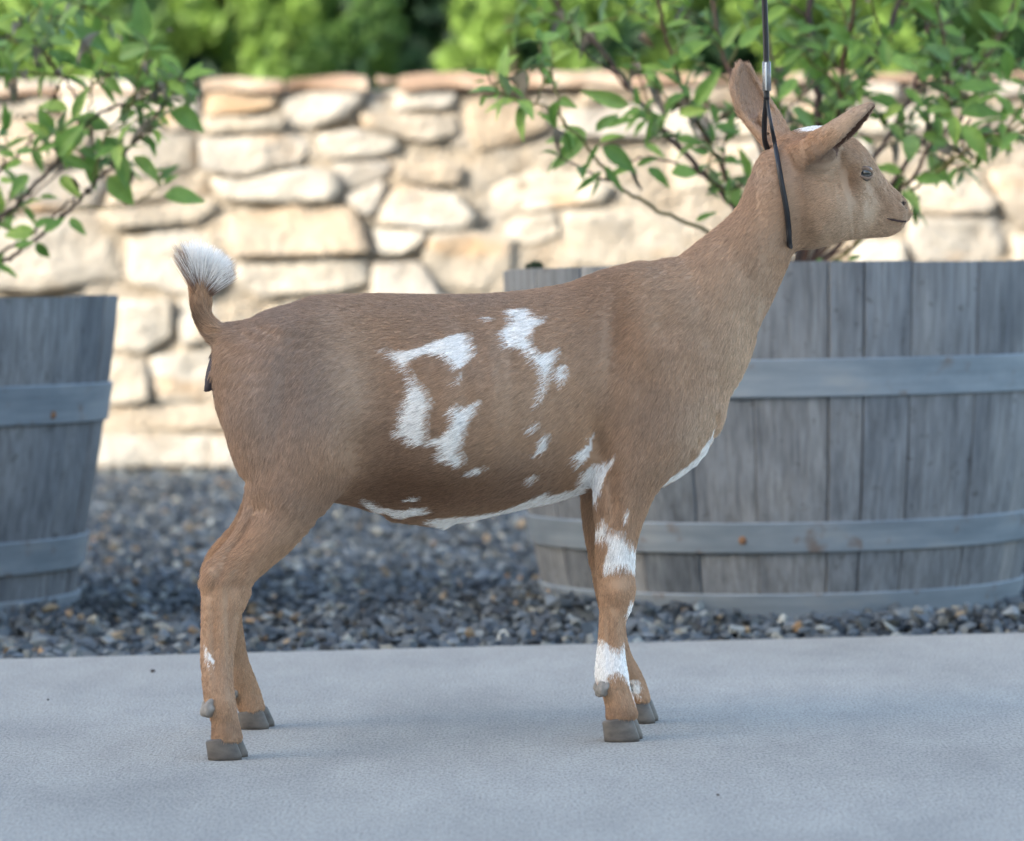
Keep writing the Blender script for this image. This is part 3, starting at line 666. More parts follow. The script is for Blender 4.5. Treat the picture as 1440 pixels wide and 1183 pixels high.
traced_leaves(S1, [(130, 240, 270, 340, 1), (120, 330, 50, 400, 1.1), (360, 430, 270, 430, 1.1), (100, 450, 190, 520, 1.1), (510, 240, 620, 270, 1.1), (500, 280, 480, 160, .9), (560, 230, 650, 230, .8), (700, 210, 640, 170, 1), (760, 250, 680, 180, 1.1),
    (760, 220, 850, 200, 1), (730, 110, 805, 140, 1), (700, 80, 610, 0, .9), (980, 130, 900, 50, 1), (1000, 130, 1030, 50, 1), (960, 190, 880, 180, 1), (990, 210, 1000, 320, 1.2), (1000, 330, 1065, 345, .9), (790, 370, 950, 350, .9), (800, 470, 960, 455, 1), (770, 480, 780, 590, 1.1),
    (810, 520, 915, 645, .9), (700, 480, 720, 560, .9), (540, 440, 440, 400, 1.3), (560, 440, 470, 480, 1.1), (570, 370, 640, 430, 1), (600, 560, 590, 650, 1.5), (640, 560, 760, 590, .9), (555, 720, 455, 690, .9), (610, 745, 735, 740, .8), (735, 745, 815, 690, .45), (560, 795, 625, 860, 1.2),
    (1060, 440, 1030, 500, .9), (1065, 560, 1030, 590, 1), (900, 510, 980, 490, .8), (860, 430, 930, 400, .9), (380, 330, 380, 430, .5), (390, 320, 470, 340, .5, 1), (440, 600, 390, 570, .8), (600, 60, 690, 80, .5, 1), (740, 300, 800, 270, .6, 1), (870, 240, 920, 260, .5, 1), (1000, 180, 1060, 160, .6, 1),
    (40, 120, 110, 180, 1), (120, 130, 200, 110, 1), (310, 190, 390, 170, 1), (230, 210, 160, 180, .9), (600, 300, 700, 300, .9), (660, 460, 740, 450, .9), (130, 210, 60, 260, 1), (330, 1080, 385, 1065, .8), (280, 1090, 340, 1100, .7), (200, 1085, 230, 1075, .7), (60, 1075, 80, 1050, .6)],
    1080, 0, 2.958, 4.62)
rr = S1.r
for bi, b in enumerate(S1.br[:]):
    n = len(b)
    if n < 20: continue
    for k in range(int(n * .30), n - 1, 2):
        q = ROT.transposed() @ (b[k] - CAM); u = q.x / -q.z * FPX + 720; w_ = -q.y / -q.z * FPX + 591
        if u < 985 and w_ > 55 and rr.random() < .8: continue        # the left fringe is open in the photo
        if w_ > 215 and u > 1180 and rr.random() < .75: continue
        if w_ > 300: continue
        t = (b[min(k + 1, n - 1)] - b[k - 1]).normalized()
        d = (t * .7 + Vector((rr.gauss(0, .6), rr.gauss(0, .7), rr.gauss(0, .45) + .1))).normalized()
        S1.twig(b[k], d, rr.uniform(.04, .10), rr.choice((1, 2, 2, 3)), rr.uniform(.032, .050), MAT['stem_green' if rr.random() < .6 else 'stem'])
S1.finish()

# -- left shrub
sb2 = Vector((BARRELS[1]['c'][0], 4.84, BARRELS[1]['z'] + .38))
S2 = Shrub(sb2, 'leafy green shrub leaning out of the left barrel', 'shrubs in the barrels', 33)
B2 = [([(-190, 440), (-80, 410), (0, 371), (35, 348), (82, 312), (106, 288), (149, 241), (185, 206), (220, 160), (245, 124), (256, 104)], 4.82, 4.62, .0034, .0013, 'stem_dark'),
      ([(-190, 440), (-60, 392), (0, 358), (43, 330), (78, 302), (106, 275)], 4.84, 4.70, .0028, .0013, 'stem_dark'),
      ([(-195, 440), (-70, 350), (0, 305), (21, 291), (53, 256), (85, 224), (110, 199), (121, 174), (149, 156), (174, 144)], 4.84, 4.66, .0040, .0016, 'stem_dark'),
      ([(110, 293), (153, 293), (192, 284), (213, 270), (224, 256), (228, 242)], 4.72, 4.64, .0011, .0008, 'stem_green'),
      ([(112, 197), (106, 138), (85, 106), (67, 78), (64, 58)], 4.74, 4.76, .0018, .0012, 'stem'),
      ([(-195, 440), (-60, 345), (0, 316), (35, 284), (89, 238)], 4.84, 4.9, .0024, .0012, 'stem'),
      ([(-200, 440), (-110, 160), (-40, 70), (0, 55), (35, 46), (71, 34), (103, 16), (125, -10)], 4.84, 4.9, .0034, .0014, 'stem_dark'),
      ([(-200, 440), (-90, 300), (0, 240), (40, 200), (66, 160), (80, 120)], 4.84, 4.78, .0028, .0013, 'stem'),
      ([(130, 250), (150, 190), (190, 140), (200, 120)], 4.70, 4.66, .0014, .0009, 'stem_green'),
      ([(112, 197), (128, 140), (130, 110), (135, 90)], 4.74, 4.70, .0014, .0009, 'stem_green'),
      ([(-205, 440), (-260, 200), (-330, 50), (-380, -60)], 4.84, 4.8, .0036, .0018, 'stem'), ([(-205, 440), (-300, 320), (-420, 230), (-500, 160)], 4.84, 4.7, .0034, .0016, 'stem'), ([(-205, 440), (-290, 240), (-420, 90), (-480, -20)], 4.84, 5.0, .0034, .0016, 'stem'), ([(-205, 440), (-240, 300), (-230, 120), (-260, -60)], 4.84, 4.7, .0034, .0016, 'stem_dark'), ([(-205, 440), (-330, 370), (-430, 330), (-520, 300)], 4.84, 4.9, .003, .0014, 'stem_green'), ([(-200, 440), (-150, 290), (-90, 180), (-60, 60)], 4.84, 4.66, .0034, .0016, 'stem'), ([(-200, 440), (-170, 200), (-150, 40), (-120, -80)], 4.84, 5.0, .0036, .0018, 'stem')]
for pts, y0, y1, r0, r1, mt in B2: S2.stem(br3(pts, y0, y1), r0, r1, MAT[mt])
traced_leaves(S2, [(565, 165, 555, -8, 1.0), (140, 150, 0, 85, 1), (285, 110, 440, 180, 1), (205, 210, 330, 245, .9), (170, 210, 80, 255, 1, 1), (195, 160, 290, 160, 1.0), (185, 170, 120, 90, .8), (270, 435, 150, 395, 1), (205, 535, 160, 440, 1.1), (195, 540, 110, 490, 1), (270, 625, 240, 500, 1.4), (230, 620, 300, 500, 1.1),
    (310, 470, 420, 500, 1.4), (290, 470, 335, 360, .7), (360, 280, 330, 210, 1), (365, 290, 405, 220, .7), (400, 275, 500, 265, .9), (410, 310, 490, 365, 1), (545, 370, 645, 250, .9), (550, 350, 500, 290, .9), (470, 230, 570, 180, 1.1), (640, 215, 720, 290, 1), (720, 310, 835, 275, .9), (720, 300, 780, 320, .8), (570, 385, 670, 405, .9),
    (680, 435, 795, 500, 1.3), (535, 400, 500, 430, 1.2), (540, 440, 470, 470, 1), (420, 540, 495, 630, 1.2), (470, 510, 555, 515, .6), (310, 590, 385, 615, 1.1), (250, 630, 345, 660, 1), (400, 620, 390, 540, .9), (430, 650, 520, 650, .6, 1), (430, 700, 520, 795, 1.5), (470, 690, 575, 735, .8, 1), (530, 620, 625, 700, .8), (635, 715, 695, 655, 1), (650, 730, 700, 690, .8), (650, 775, 800, 775, 1.0), (600, 690, 640, 660, .5),
    (280, 700, 330, 770, .5, 1), (330, 740, 400, 815, .6, 1), (240, 700, 310, 770, 1), (275, 865, 330, 920, 1), (145, 960, 190, 1025, 1.1), (140, 920, 25, 920, 1.3), (175, 920, 245, 860, 1), (135, 900, 205, 855, 1), (60, 980, 125, 955, 1.2), (130, 600, 60, 590, 1.1), (60, 620, 0, 600, 1), (90, 640, 20, 660, 1), (110, 690, 45, 760, 1), (150, 600, 215, 570, .9), (30, 330, 75, 380, 1.2, 1), (100, 480, 65, 440, .8, 1), (480, 170, 460, 130, .8, 1), (620, 240, 560, 290, .8, 1), (660, 130, 690, 110, .5, 1), (680, 330, 650, 270, .8, 1), (420, 290, 370, 285, .9, 1), (600, 360, 630, 300, .8), (160, 780, 215, 775, .8), (0, 710, 40, 715, .9)],
    0, 0, 2.816, 4.70)
rr = S2.r
for b in S2.br[:]:
    n = len(b)
    if n < 20: continue
    for k in range(int(n * .35), n - 1, 3):
        q = ROT.transposed() @ (b[k] - CAM); u = q.x / -q.z * FPX + 720; w_ = -q.y / -q.z * FPX + 591
        if u > 0 and w_ > 240: continue
        if u > 20 and rr.random() < .25: continue
        t = (b[min(k + 1, n - 1)] - b[k - 1]).normalized()
        d = (t * .7 + Vector((rr.gauss(0, .5), rr.gauss(0, .7), rr.gauss(0, .4)))).normalized()
        S2.twig(b[k], d, rr.uniform(.04, .085), rr.choice((1, 1, 2)), rr.uniform(.034, .05), MAT['stem_green'])
S2.finish()

# ------------------------------------------------------------------ goat
PSI = R(7.0); GO = Vector((on_z(600, 1034).x, 3.25, 0.0))
GM = Matrix.Translation(GO) @ Matrix.Rotation(PSI, 4, 'Z'); GI = GM.inverted(); CL = GI @ CAM
def gl(px, py, lat=0.0):
    """pixel -> goat space (forward, lateral, up) on the plane lateral = lat"""
    d = GI.to_3x3() @ ray(px, py); t = (lat - CL.y) / d.y; p = CL + d * t
    return np.array([p.x, p.z])
class Sweep:
    """elliptical tube through stations (pixel edge A, pixel edge B, lateral centre, lateral half width)"""
    def __init__(s, st, flow, sub=4, k=.012, slant=(0, 0, 0), cap=.3):
        A = np.array([gl(*a[0], a[2]) for a in st]); B = np.array([gl(*a[1], a[2]) for a in st]); L = np.array([a[2] for a in st]); W = np.array([a[3] for a in st])
        C = (A + B) / 2; T = np.gradient(C, axis=0); T /= np.linalg.norm(T, axis=1)[:, None]
        D = (B - A) / 2; a = np.abs(D[:, 0] * T[:, 1] - D[:, 1] * T[:, 0])
        Q = np.column_stack([C, L, a, W]); out = []
        for i in range(len(Q) - 1):
            p0, p1, p2, p3 = Q[max(i - 1, 0)], Q[i], Q[i + 1], Q[min(i + 2, len(Q) - 1)]
            for j in range(sub):
                t = j / sub; out.append(.5 * (2 * p1 + (p2 - p0) * t + (2 * p0 - 5 * p1 + 4 * p2 - p3) * t * t + (3 * p1 - p0 - 3 * p2 + p3) * t ** 3))
        out.append(Q[-1]); s.Q = np.array(out); s.Q[:, 3:] = np.maximum(s.Q[:, 3:], .003); s.flow = flow; s.k = k; s.slant = np.array(slant); s.cap = cap
    def seg(s, i, X, Y, Z):
        q0, q1 = s.Q[i], s.Q[i + 1]; ax = q1[:2] - q0[:2]; ln = math.hypot(*ax); ax = ax / ln
        u = (X - q0[0]) * ax[0] + (Z - q0[1]) * ax[1]; t = np.clip(u / ln, 0, 1); o = u - t * ln
        e = -(X - q0[0]) * ax[1] + (Z - q0[1]) * ax[0]
        l = Y - (q0[2] + (q1[2] - q0[2]) * t); a = q0[3] + (q1[3] - q0[3]) * t; b = q0[4] + (q1[4] - q0[4]) * t; m = np.minimum(a, b); mi = m; m = m * (s.cap if 0 < i < len(s.Q) - 2 else max(s.cap, .45))
        k0 = np.sqrt((e / a) ** 2 + (l / b) ** 2 + (o / m) ** 2); k1 = np.sqrt((e / a ** 2) ** 2 + (l / b ** 2) ** 2 + (o / m ** 2) ** 2)
        return np.where(k0 < 1e-3, -mi, k0 * (k0 - 1) / np.maximum(k1, 1e-6))
    def bounds(s, i):
        q0, q1 = s.Q[i], s.Q[i + 1]; r = max(q0[3], q1[3], q0[4], q1[4]); w = max(q0[4], q1[4])
        return (min(q0[0], q1[0]) - r, max(q0[0], q1[0]) + r, min(q0[2], q1[2]) - w, max(q0[2], q1[2]) + w, min(q0[1], q1[1]) - r, max(q0[1], q1[1]) + r)
def V_(y, l, r): return ((l, y), (r, y))
def leg(rows): return [((l, y), (r, y), L, b) for (y, l, r, L, b) in rows]
class Loft:
    """body of elliptical sections standing on the forward axis: top outline, bottom outline, half width, all by pixel column"""
    def __init__(s, top, bot, wid, k, slant):
        def sm(P, lat=0):
            q = np.array([gl(x, y, lat) for x, y in P]); o = np.array([p[:] for p in spline([(a, 0, b) for a, b in q], 6)])[:, [0, 2]]; return o[np.argsort(o[:, 0])]
        s.T, s.B = sm(top), sm(bot); s.x0 = max(s.T[0, 0], s.B[0, 0]) + 1e-5; s.x1 = min(s.T[-1, 0], s.B[-1, 0]) - 1e-5
        s.W = np.array([(gl(x, 500)[0], w) for x, w in wid]); s.k = k; s.flow = -1; s.slant = np.array(slant)
        xs = np.linspace(s.x0, s.x1, 24); s.Q = np.array([(x, (np.interp(x, *s.T.T) + np.interp(x, *s.B.T)) / 2, 0, .05, .05) for x in xs])
    def dist(s, X, Y, Z):
        t = np.clip(X, s.x0, s.x1); o = X - t; tp = np.interp(t, *s.T.T); bt = np.interp(t, *s.B.T); w = np.interp(t, *s.W.T)
        a = np.maximum((tp - bt) / 2, .002); e = Z - (tp + bt) / 2; m = np.minimum(a, w) * .5 + .0005
        k0 = np.sqrt((e / a) ** 2 + (Y / w) ** 2 + (o / m) ** 2); k1 = np.sqrt((e / a ** 2) ** 2 + (Y / w ** 2) ** 2 + (o / m ** 2) ** 2)
        return np.where(k0 < 1e-3, -np.minimum(a, w), k0 * (k0 - 1) / np.maximum(k1, 1e-6))
    def seg(s, i, X, Y, Z):
        d = s.dist(X, Y, Z); return d + .5 * np.abs(np.clip(X, s.Q[i][0], s.Q[i + 1][0]) - X) if np.ndim(X) == 1 else d
    def box(s): return (s.x0, s.x1, -s.W[:, 1].max(), s.W[:, 1].max(), s.B[:, 1].min(), s.T[:, 1].max())
torso = Loft([(299, 520), (300, 500), (304, 482), (312, 467), (324, 459), (345, 455), (370, 446), (400, 433), (430, 421), (450, 417), (500, 415), (560, 415), (620, 416), (680, 415), (740, 410), (800, 400), (850, 387), (895, 375), (920, 374), (945, 378), (962, 398), (980, 450), (992, 515), (1000, 565), (1001, 588)],
             [(299, 530), (302, 555), (308, 580), (320, 610), (335, 650), (352, 676), (400, 690), (450, 700), (500, 711), (530, 720), (570, 728), (620, 734), (660, 731), (700, 722), (740, 713), (780, 704), (830, 690), (880, 683), (925, 678), (950, 666), (972, 647), (988, 625), (998, 604), (1001, 595)],
             [(299, .012), (304, .024), (312, .034), (325, .044), (345, .053), (400, .066), (450, .071), (500, .075), (560, .082), (620, .087), (680, .086), (740, .081), (800, .073), (850, .065), (900, .057), (945, .050), (972, .040), (990, .030), (1001, .016)], .014, (0, 0, -.45))
neck = Sweep([((850, 392), (985, 615), 0, .054), ((920, 370), (1012, 562), 0, .047), ((962, 346), (1036, 505), 0, .041), ((1003, 314), (1061, 455), 0, .037), ((1036, 285), (1082, 412), 0, .035), ((1060, 255), (1098, 378), 0, .0345), ((1078, 228), (1113, 348), 0, .036), ((1096, 206), (1128, 336), 0, .037)], -1, 9, .024, (0, 0, -.15), .5)
head = Loft([(1085, 210), (1100, 193), (1115, 185), (1135, 180), (1155, 178), (1180, 183), (1200, 195), (1215, 209), (1225, 223), (1235, 240), (1247, 256), (1258, 267), (1268, 277), (1274, 286), (1278, 295), (1280, 301)],
            [(1085, 330), (1100, 343), (1115, 349), (1140, 350), (1160, 345), (1185, 338), (1210, 335), (1235, 333.5), (1252, 331), (1262, 326), (1268, 320), (1273, 312.5), (1278, 309), (1280, 305)],
            [(1085, .033), (1115, .040), (1150, .0430), (1180, .0415), (1205, .037), (1225, .030), (1243, .0250), (1258, .0220), (1268, .0205), (1275, .0155), (1280, .006)], .010, (0, 0, 0))
cheek = lambda sg: Sweep([((1140, 270), (1152, 338), sg * .020, .020), ((1165, 255), (1175, 333), sg * .023, .018), ((1195, 255), (1197, 315), sg * .020, .014)], -1, 3, .014)
brow = lambda sg: Sweep([((1190, 218), (1192, 240), sg * .033, .010), ((1206, 222), (1206, 240), sg * .032, .009), ((1221, 230), (1220, 242), sg * .0265, .007)], -1, 3, .010)
nhind = Sweep(leg([(470, 372, 436, -.028, .030), (520, 332, 460, -.036, .036), (570, 314, 484, -.042, .040), (620, 323, 493, -.047, .042), (660, 338, 488, -.053, .039), (700, 346, 463, -.061, .034), (724, 352, 444, -.066, .0285), (754, 341, 421, -.074, .0230), (778, 323, 398, -.080, .0190), (800, 302, 374, -.086, .0165), (820, 284, 360, -.090, .0165), (842, 285, 349, -.093, .0155), (862, 285, 338, -.096, .0145), (890, 284.5, 333, -.100, .0135), (930, 283, 328, -.105, .0132), (963, 285, 328, -.110, .0150), (985, 288, 331, -.112, .0162), (1013, 297, 335, -.114, .0165), (1038, 297, 341, -.114, .0180)]), 1, 3, .024, (-.35, 0, 0))
fhind = Sweep(leg([(470, 372, 436, .028, .030), (520, 332, 460, .036, .036), (570, 314, 484, .042, .040), (620, 323, 493, .047, .042), (660, 338, 488, .053, .039), (700, 340, 458, .061, .034), (724, 332, 440, .066, .029), (754, 314, 415, .074, .0235), (775, 296, 390, .080, .0195), (796, 285, 368, .086, .017), (816, 285, 354, .090, .0165), (842, 288, 345, .093, .0155), (868, 292, 340, .098, .0140), (906, 300, 345, .103, .0132), (930, 308, 350, .108, .0138), (952, 316, 358, .111, .0155), (975, 325, 367, .114, .0160), (998, 336, 374, .114, .0175)]), 1, 3, .024, (-.35, 0, 0))
nfore = Sweep(leg([(500, 850, 985, -.030, .034), (550, 838, 992, -.036, .035), (600, 832, 978, -.041, .034), (645, 830, 950, -.045, .031), (682, 833, 924, -.047, .027), (715, 835, 909, -.050, .0225), (745, 839, 898, -.053, .0190), (775, 839, 892, -.055, .0172), (805, 840, 890.5, -.056, .0170), (828, 841, 893, -.058, .0182), (850, 843, 889, -.060, .0165), (868, 843, 881, -.061, .0135), (896, 842, 877, -.063, .0120), (925, 839, 879, -.065, .0130), (950, 837, 883, -.067, .0150), (972, 846, 887, -.068, .0152), (990, 851, 892, -.068, .0165), (1006, 852, 897, -.068, .0178)]), 1, 3, .018, (-.12, 0, 0))
ffore = Sweep(leg([(500, 850, 975, .030, .034), (550, 838, 985, .036, .035), (600, 828, 965, .041, .034), (645, 820, 930, .045, .031), (690, 817, 895, .047, .025), (740, 822, 882, .053, .0190), (775, 828, 878, .055, .0172), (805, 833, 876, .056, .0170), (828, 837, 880, .058, .0182), (850, 842, 880, .060, .0160), (868, 845, 879, .061, .0135), (896, 850, 881, .063, .0120), (925, 859, 889, .065, .0130), (948, 868, 902, .067, .0150), (966, 878, 910, .068, .0152), (984, 890, 915, .068, .0170)]), 1, 3, .018, (-.12, 0, 0))
tendon = lambda sg: Sweep(leg([(665, 354, 364, sg * .050, .004), (695, 348, 361, sg * .057, .007), (724, 341, 357, sg * .066, .0085), (754, 326.5, 343, sg * .074, .0075), (778, 306, 324, sg * .080, .0078), (800, 289, 309, sg * .086, .0088), (820, 284, 304, sg * .090, .0095), (838, 286, 302, sg * .092, .0088), (865, 287.5, 300, sg * .096, .0075), (900, 289, 299, sg * .101, .005), (930, 291, 298, sg * .105, .003)]), 1, 3, .007)
tail = Sweep([((316, 500), (345, 462), 0, .017), ((302, 491), (324, 459), 0, .0135), ((284, 470), (309, 453), 0, .0115), ((273, 447), (299, 444), 0, .0105), ((268.5, 428), (297, 428), 0, .010), ((267, 410), (296, 410), 0, .0095), ((268, 396), (294, 396), 0, .008), ((272, 384), (288, 384), 0, .005)], 1, 4, .008)
vulva = Sweep([((298, 497), (312, 497), 0, .008), ((292, 515), (308, 515), 0, .009), ((288, 534), (305, 534), 0, .009), ((287, 544), (300, 546), 0, .006), ((285, 546), (292, 550), 0, .003)], 1, 3, .004)
udder = Sweep([((560, 690), (560, 730), 0, .03), ((600, 700), (602, 735), 0, .022), ((626, 722), (630, 740), 0, .006)], -1, 3, .012)
brisket = Sweep([((905, 610), (920, 684), 0, .030), ((950, 580), (960, 662), 0, .028), ((972, 560), (980, 630), 0, .022)], -1, 3, .014)
SW = [torso, neck, head, brisket, cheek(-1), cheek(1), brow(-1), brow(1), nhind, fhind, nfore, ffore, tail, vulva, udder, tendon(-1), tendon(1)]
H_ = .0021
FMIN = gl(240, 700)[0]; X0 = np.array([FMIN, -.145, .006]); NG = np.array([int((gl(1296, 300)[0] - FMIN) / H_), int(.29 / H_), int(.672 / H_)])
GX = (X0[0] + H_ * np.arange(NG[0])).astype(np.float32); GY = (X0[1] + H_ * np.arange(NG[1])).astype(np.float32); GZ = (X0[2] + H_ * np.arange(NG[2])).astype(np.float32)
def idx(lo, hi, ax):
    a = max(0, int((lo - X0[ax]) / H_)); b = min(NG[ax], int((hi - X0[ax]) / H_) + 2); return slice(a, max(a, b))
def smin(a, b, k):
    h = np.clip(.5 + .5 * (b - a) / k, 0, 1); return b + (a - b) * h - k * h * (1 - h)
FIELD = np.full(NG, 1.0, np.float32)
def put(dfn_list, k):
    lo = np.array([b[0::2] for b, _ in dfn_list]).min(0) - .03; hi = np.array([b[1::2] for b, _ in dfn_list]).max(0) + .03
    S = tuple(idx(lo[i], hi[i], i) for i in range(3)); D = np.full([q.stop - q.start for q in S], 1.0, np.float32)
    for b, fn in dfn_list:
        s = tuple(idx(b[2 * i] - .03, b[2 * i + 1] + .03, i) for i in range(3)); X = GX[s[0]][:, None, None]; Y = GY[s[1]][None, :, None]; Z = GZ[s[2]][None, None, :]
        loc = tuple(slice(s[i].start - S[i].start, s[i].stop - S[i].start) for i in range(3))
        D[loc] = np.minimum(D[loc], fn(X, Y, Z))
    FIELD[S] = smin(FIELD[S], D, k)
for sw in SW: put([(sw.box(), sw.dist)] if isinstance(sw, Loft) else [(sw.bounds(i), (lambda X, Y, Z, i=i, sw=sw: sw.seg(i, X, Y, Z))) for i in range(len(sw.Q) - 1)], sw.k)
# ears: half tubes opening along nd
EARS = []
def ear(pts, nd, rw, rd, cut=.45, th=.0019):
    P = [np.array([gl(*p[:2], p[2])[0], p[2], gl(*p[:2], p[2])[1]]) for p in pts]; P = [np.array(q[:]) for q in spline(P, 4)]; n = len(P) - 1
    ndv = np.array(nd, float)
    tl = np.linspace(0, 1, len(P)); RW = np.interp(tl, np.linspace(0, 1, len(rw)), rw); RD = np.interp(tl, np.linspace(0, 1, len(rd)), rd); fns = []
    for i in range(n):
        a, b = P[i], P[i + 1]; ax = b - a; ln = np.linalg.norm(ax); ax = ax / ln; nn = ndv - ax * ndv.dot(ax); nn /= np.linalg.norm(nn); ss = np.cross(ax, nn)
        def fn(X, Y, Z, a=a, ax=ax, ln=ln, nn=nn, ss=ss, i=i):
            dx, dy, dz = X - a[0], Y - a[1], Z - a[2]; u = dx * ax[0] + dy * ax[1] + dz * ax[2]; t = np.clip(u / ln, 0, 1); o = u - t * ln
            w = dx * ss[0] + dy * ss[1] + dz * ss[2]; v = dx * nn[0] + dy * nn[1] + dz * nn[2]
            rw_ = RW[i] + (RW[i + 1] - RW[i]) * t; rd_ = RD[i] + (RD[i + 1] - RD[i]) * t; m = np.minimum(rw_, rd_)
            k0 = np.sqrt((w / rw_) ** 2 + (v / rd_) ** 2); k1 = np.sqrt((w / rw_ ** 2) ** 2 + (v / rd_ ** 2) ** 2)
            d = np.where(k0 < 1e-3, -m, k0 * (k0 - 1) / np.maximum(k1, 1e-6)); sh = np.abs(d) - th
            c = v - cut * rd_
            return np.sqrt(np.maximum(np.maximum(sh, c), 0) ** 2 + o ** 2) + np.minimum(np.maximum(sh, c), 0)
        lo = np.minimum(a, b) - .02; hi = np.maximum(a, b) + .02
        fns.append(((lo[0], hi[0], lo[1], hi[1], lo[2], hi[2]), fn))
    EARS.append((np.array(P), RW)); put(fns, .006)
ear([(1132, 226, -.030), (1158, 210, -.043), (1186, 189, -.056), (1209, 167, -.066), (1228, 149, -.073)], (.80, -.42, -.50), [.012, .0150, .0155, .0115, .0030], [.015, .0155, .0140, .0095, .0025], .35)
ear([(1098, 206, .028), (1082, 180, .040), (1063, 152, .052), (1050, 122, .062), (1047, 89, .068)], (.35, -.92, .1), [.012, .0155, .0175, .0145, .0040], [.009, .009, .008, .006, .003])
for sg in (-1, 1):   # fill the root of each ear
    fe = Sweep([((1118, 205), (1132, 246), sg * .026, .012), ((1136, 198), (1152, 238), sg * .034, .0125), ((1156, 193), (1170, 226), sg * .041, .0105)] if sg < 0 else [((1088, 200), (1120, 212), .026, .010), ((1074, 180), (1098, 186), .038, .008), ((1064, 162), (1084, 164), .046, .005)], 1, 3, .008)
    put([(fe.bounds(i), (lambda X, Y, Z, i=i: fe.seg(i, X, Y, Z))) for i in range(len(fe.Q) - 1)], .008)
# carve nostrils and mouth line
def carve(p0, p1, l0, l1, r):
    a = np.array([gl(*p0, l0)[0], l0, gl(*p0, l0)[1]]); b = np.array([gl(*p1, l1)[0], l1, gl(*p1, l1)[1]]); lo = np.minimum(a, b) - .012; hi = np.maximum(a, b) + .012
    S = tuple(idx(lo[i], hi[i], i) for i in range(3)); X = GX[S[0]][:, None, None]; Y = GY[S[1]][None, :, None]; Z = GZ[S[2]][None, None, :]
    ab = b - a; t = np.clip(((X - a[0]) * ab[0] + (Y - a[1]) * ab[1] + (Z - a[2]) * ab[2]) / ab.dot(ab), 0, 1)
    d = np.sqrt((X - a[0] - ab[0] * t) ** 2 + (Y - a[1] - ab[1] * t) ** 2 + (Z - a[2] - ab[2] * t) ** 2) - r
    FIELD[S] = -smin(-FIELD[S], d, .002)
for sg in (-1, 1):
    carve((1270, 285), (1275, 291), sg * .0165, sg * .012, .0026)
def surface_nets(D):
    nx, ny, nz = D.shape; I = D < 0
    cnt = np.zeros((nx - 1, ny - 1, nz - 1), np.uint8)
    for a in (0, 1):
        for b in (0, 1):
            for c in (0, 1): cnt += I[a:nx - 1 + a, b:ny - 1 + b, c:nz - 1 + c]
    act = (cnt > 0) & (cnt < 8); ci = np.argwhere(act); vid = np.full(act.shape, -1, np.int32); vid[act] = np.arange(len(ci))
    acc = np.zeros((len(ci), 3)); num = np.zeros(len(ci)); cor = np.array([(a, b, c) for a in (0, 1) for b in (0, 1) for c in (0, 1)])
    val = {tuple(q): D[ci[:, 0] + q[0], ci[:, 1] + q[1], ci[:, 2] + q[2]] for q in cor}
    for q in cor:
        for ax in range(3):
            if q[ax]: continue
            q2 = q.copy(); q2[ax] = 1; a = val[tuple(q)]; b = val[tuple(q2)]; m = (a < 0) != (b < 0)
            t = a[m] / (a[m] - b[m]); p = np.repeat(q[None].astype(float), m.sum(), 0); p[:, ax] += t; acc[m] += p; num[m] += 1
    V = ci + acc / num[:, None]; F = []
    for ax in range(3):
        o1, o2 = [(1, 2), (2, 0), (0, 1)][ax]
        sl0 = [slice(None)] * 3; sl1 = [slice(None)] * 3; sl0[ax] = slice(0, -1); sl1[ax] = slice(1, None)
        ch = I[tuple(sl0)] != I[tuple(sl1)]; e = np.argwhere(ch); e = e[(e[:, o1] > 0) & (e[:, o2] > 0) & (e[:, o1] < D.shape[o1] - 1) & (e[:, o2] < D.shape[o2] - 1)]
        ins = I[e[:, 0], e[:, 1], e[:, 2]]; q = []
        for d1, d2 in ((-1, -1), (0, -1), (0, 0), (-1, 0)):
            c = e.copy(); c[:, o1] += d1; c[:, o2] += d2; q.append(vid[c[:, 0], c[:, 1], c[:, 2]])
        q = np.stack(q, 1); q[~ins] = q[~ins][:, ::-1]; F.append(q)
    return V, np.concatenate(F)
GV, GF = surface_nets(FIELD); del FIELD
GV = GV * H_ + X0
# keep the largest connected piece only is not needed; light smoothing
E = np.concatenate([GF[:, [0, 1]], GF[:, [1, 2]], GF[:, [2, 3]], GF[:, [3, 0]]]); deg = np.bincount(E[:, 0], minlength=len(GV)).astype(float) + np.bincount(E[:, 1], minlength=len(GV))
for it in range(10):
    A = np.zeros_like(GV)
    for c in range(3): A[:, c] = np.bincount(E[:, 0], GV[E[:, 1], c], len(GV)) + np.bincount(E[:, 1], GV[E[:, 0], c], len(GV))
    GV = GV + (.5 if it % 2 == 0 else -.47) * (A / np.maximum(deg, 1)[:, None] - GV)
fn_ = np.cross(GV[GF[:, 2]] - GV[GF[:, 0]], GV[GF[:, 3]] - GV[GF[:, 1]]); far_ = np.linalg.norm(fn_, axis=1) / 2
GN = np.zeros_like(GV)
for q in range(4):
    for c in range(3): GN[:, c] += np.bincount(GF[:, q], fn_[:, c], len(GV))
GN /= np.maximum(np.linalg.norm(GN, axis=1), 1e-9)[:, None]

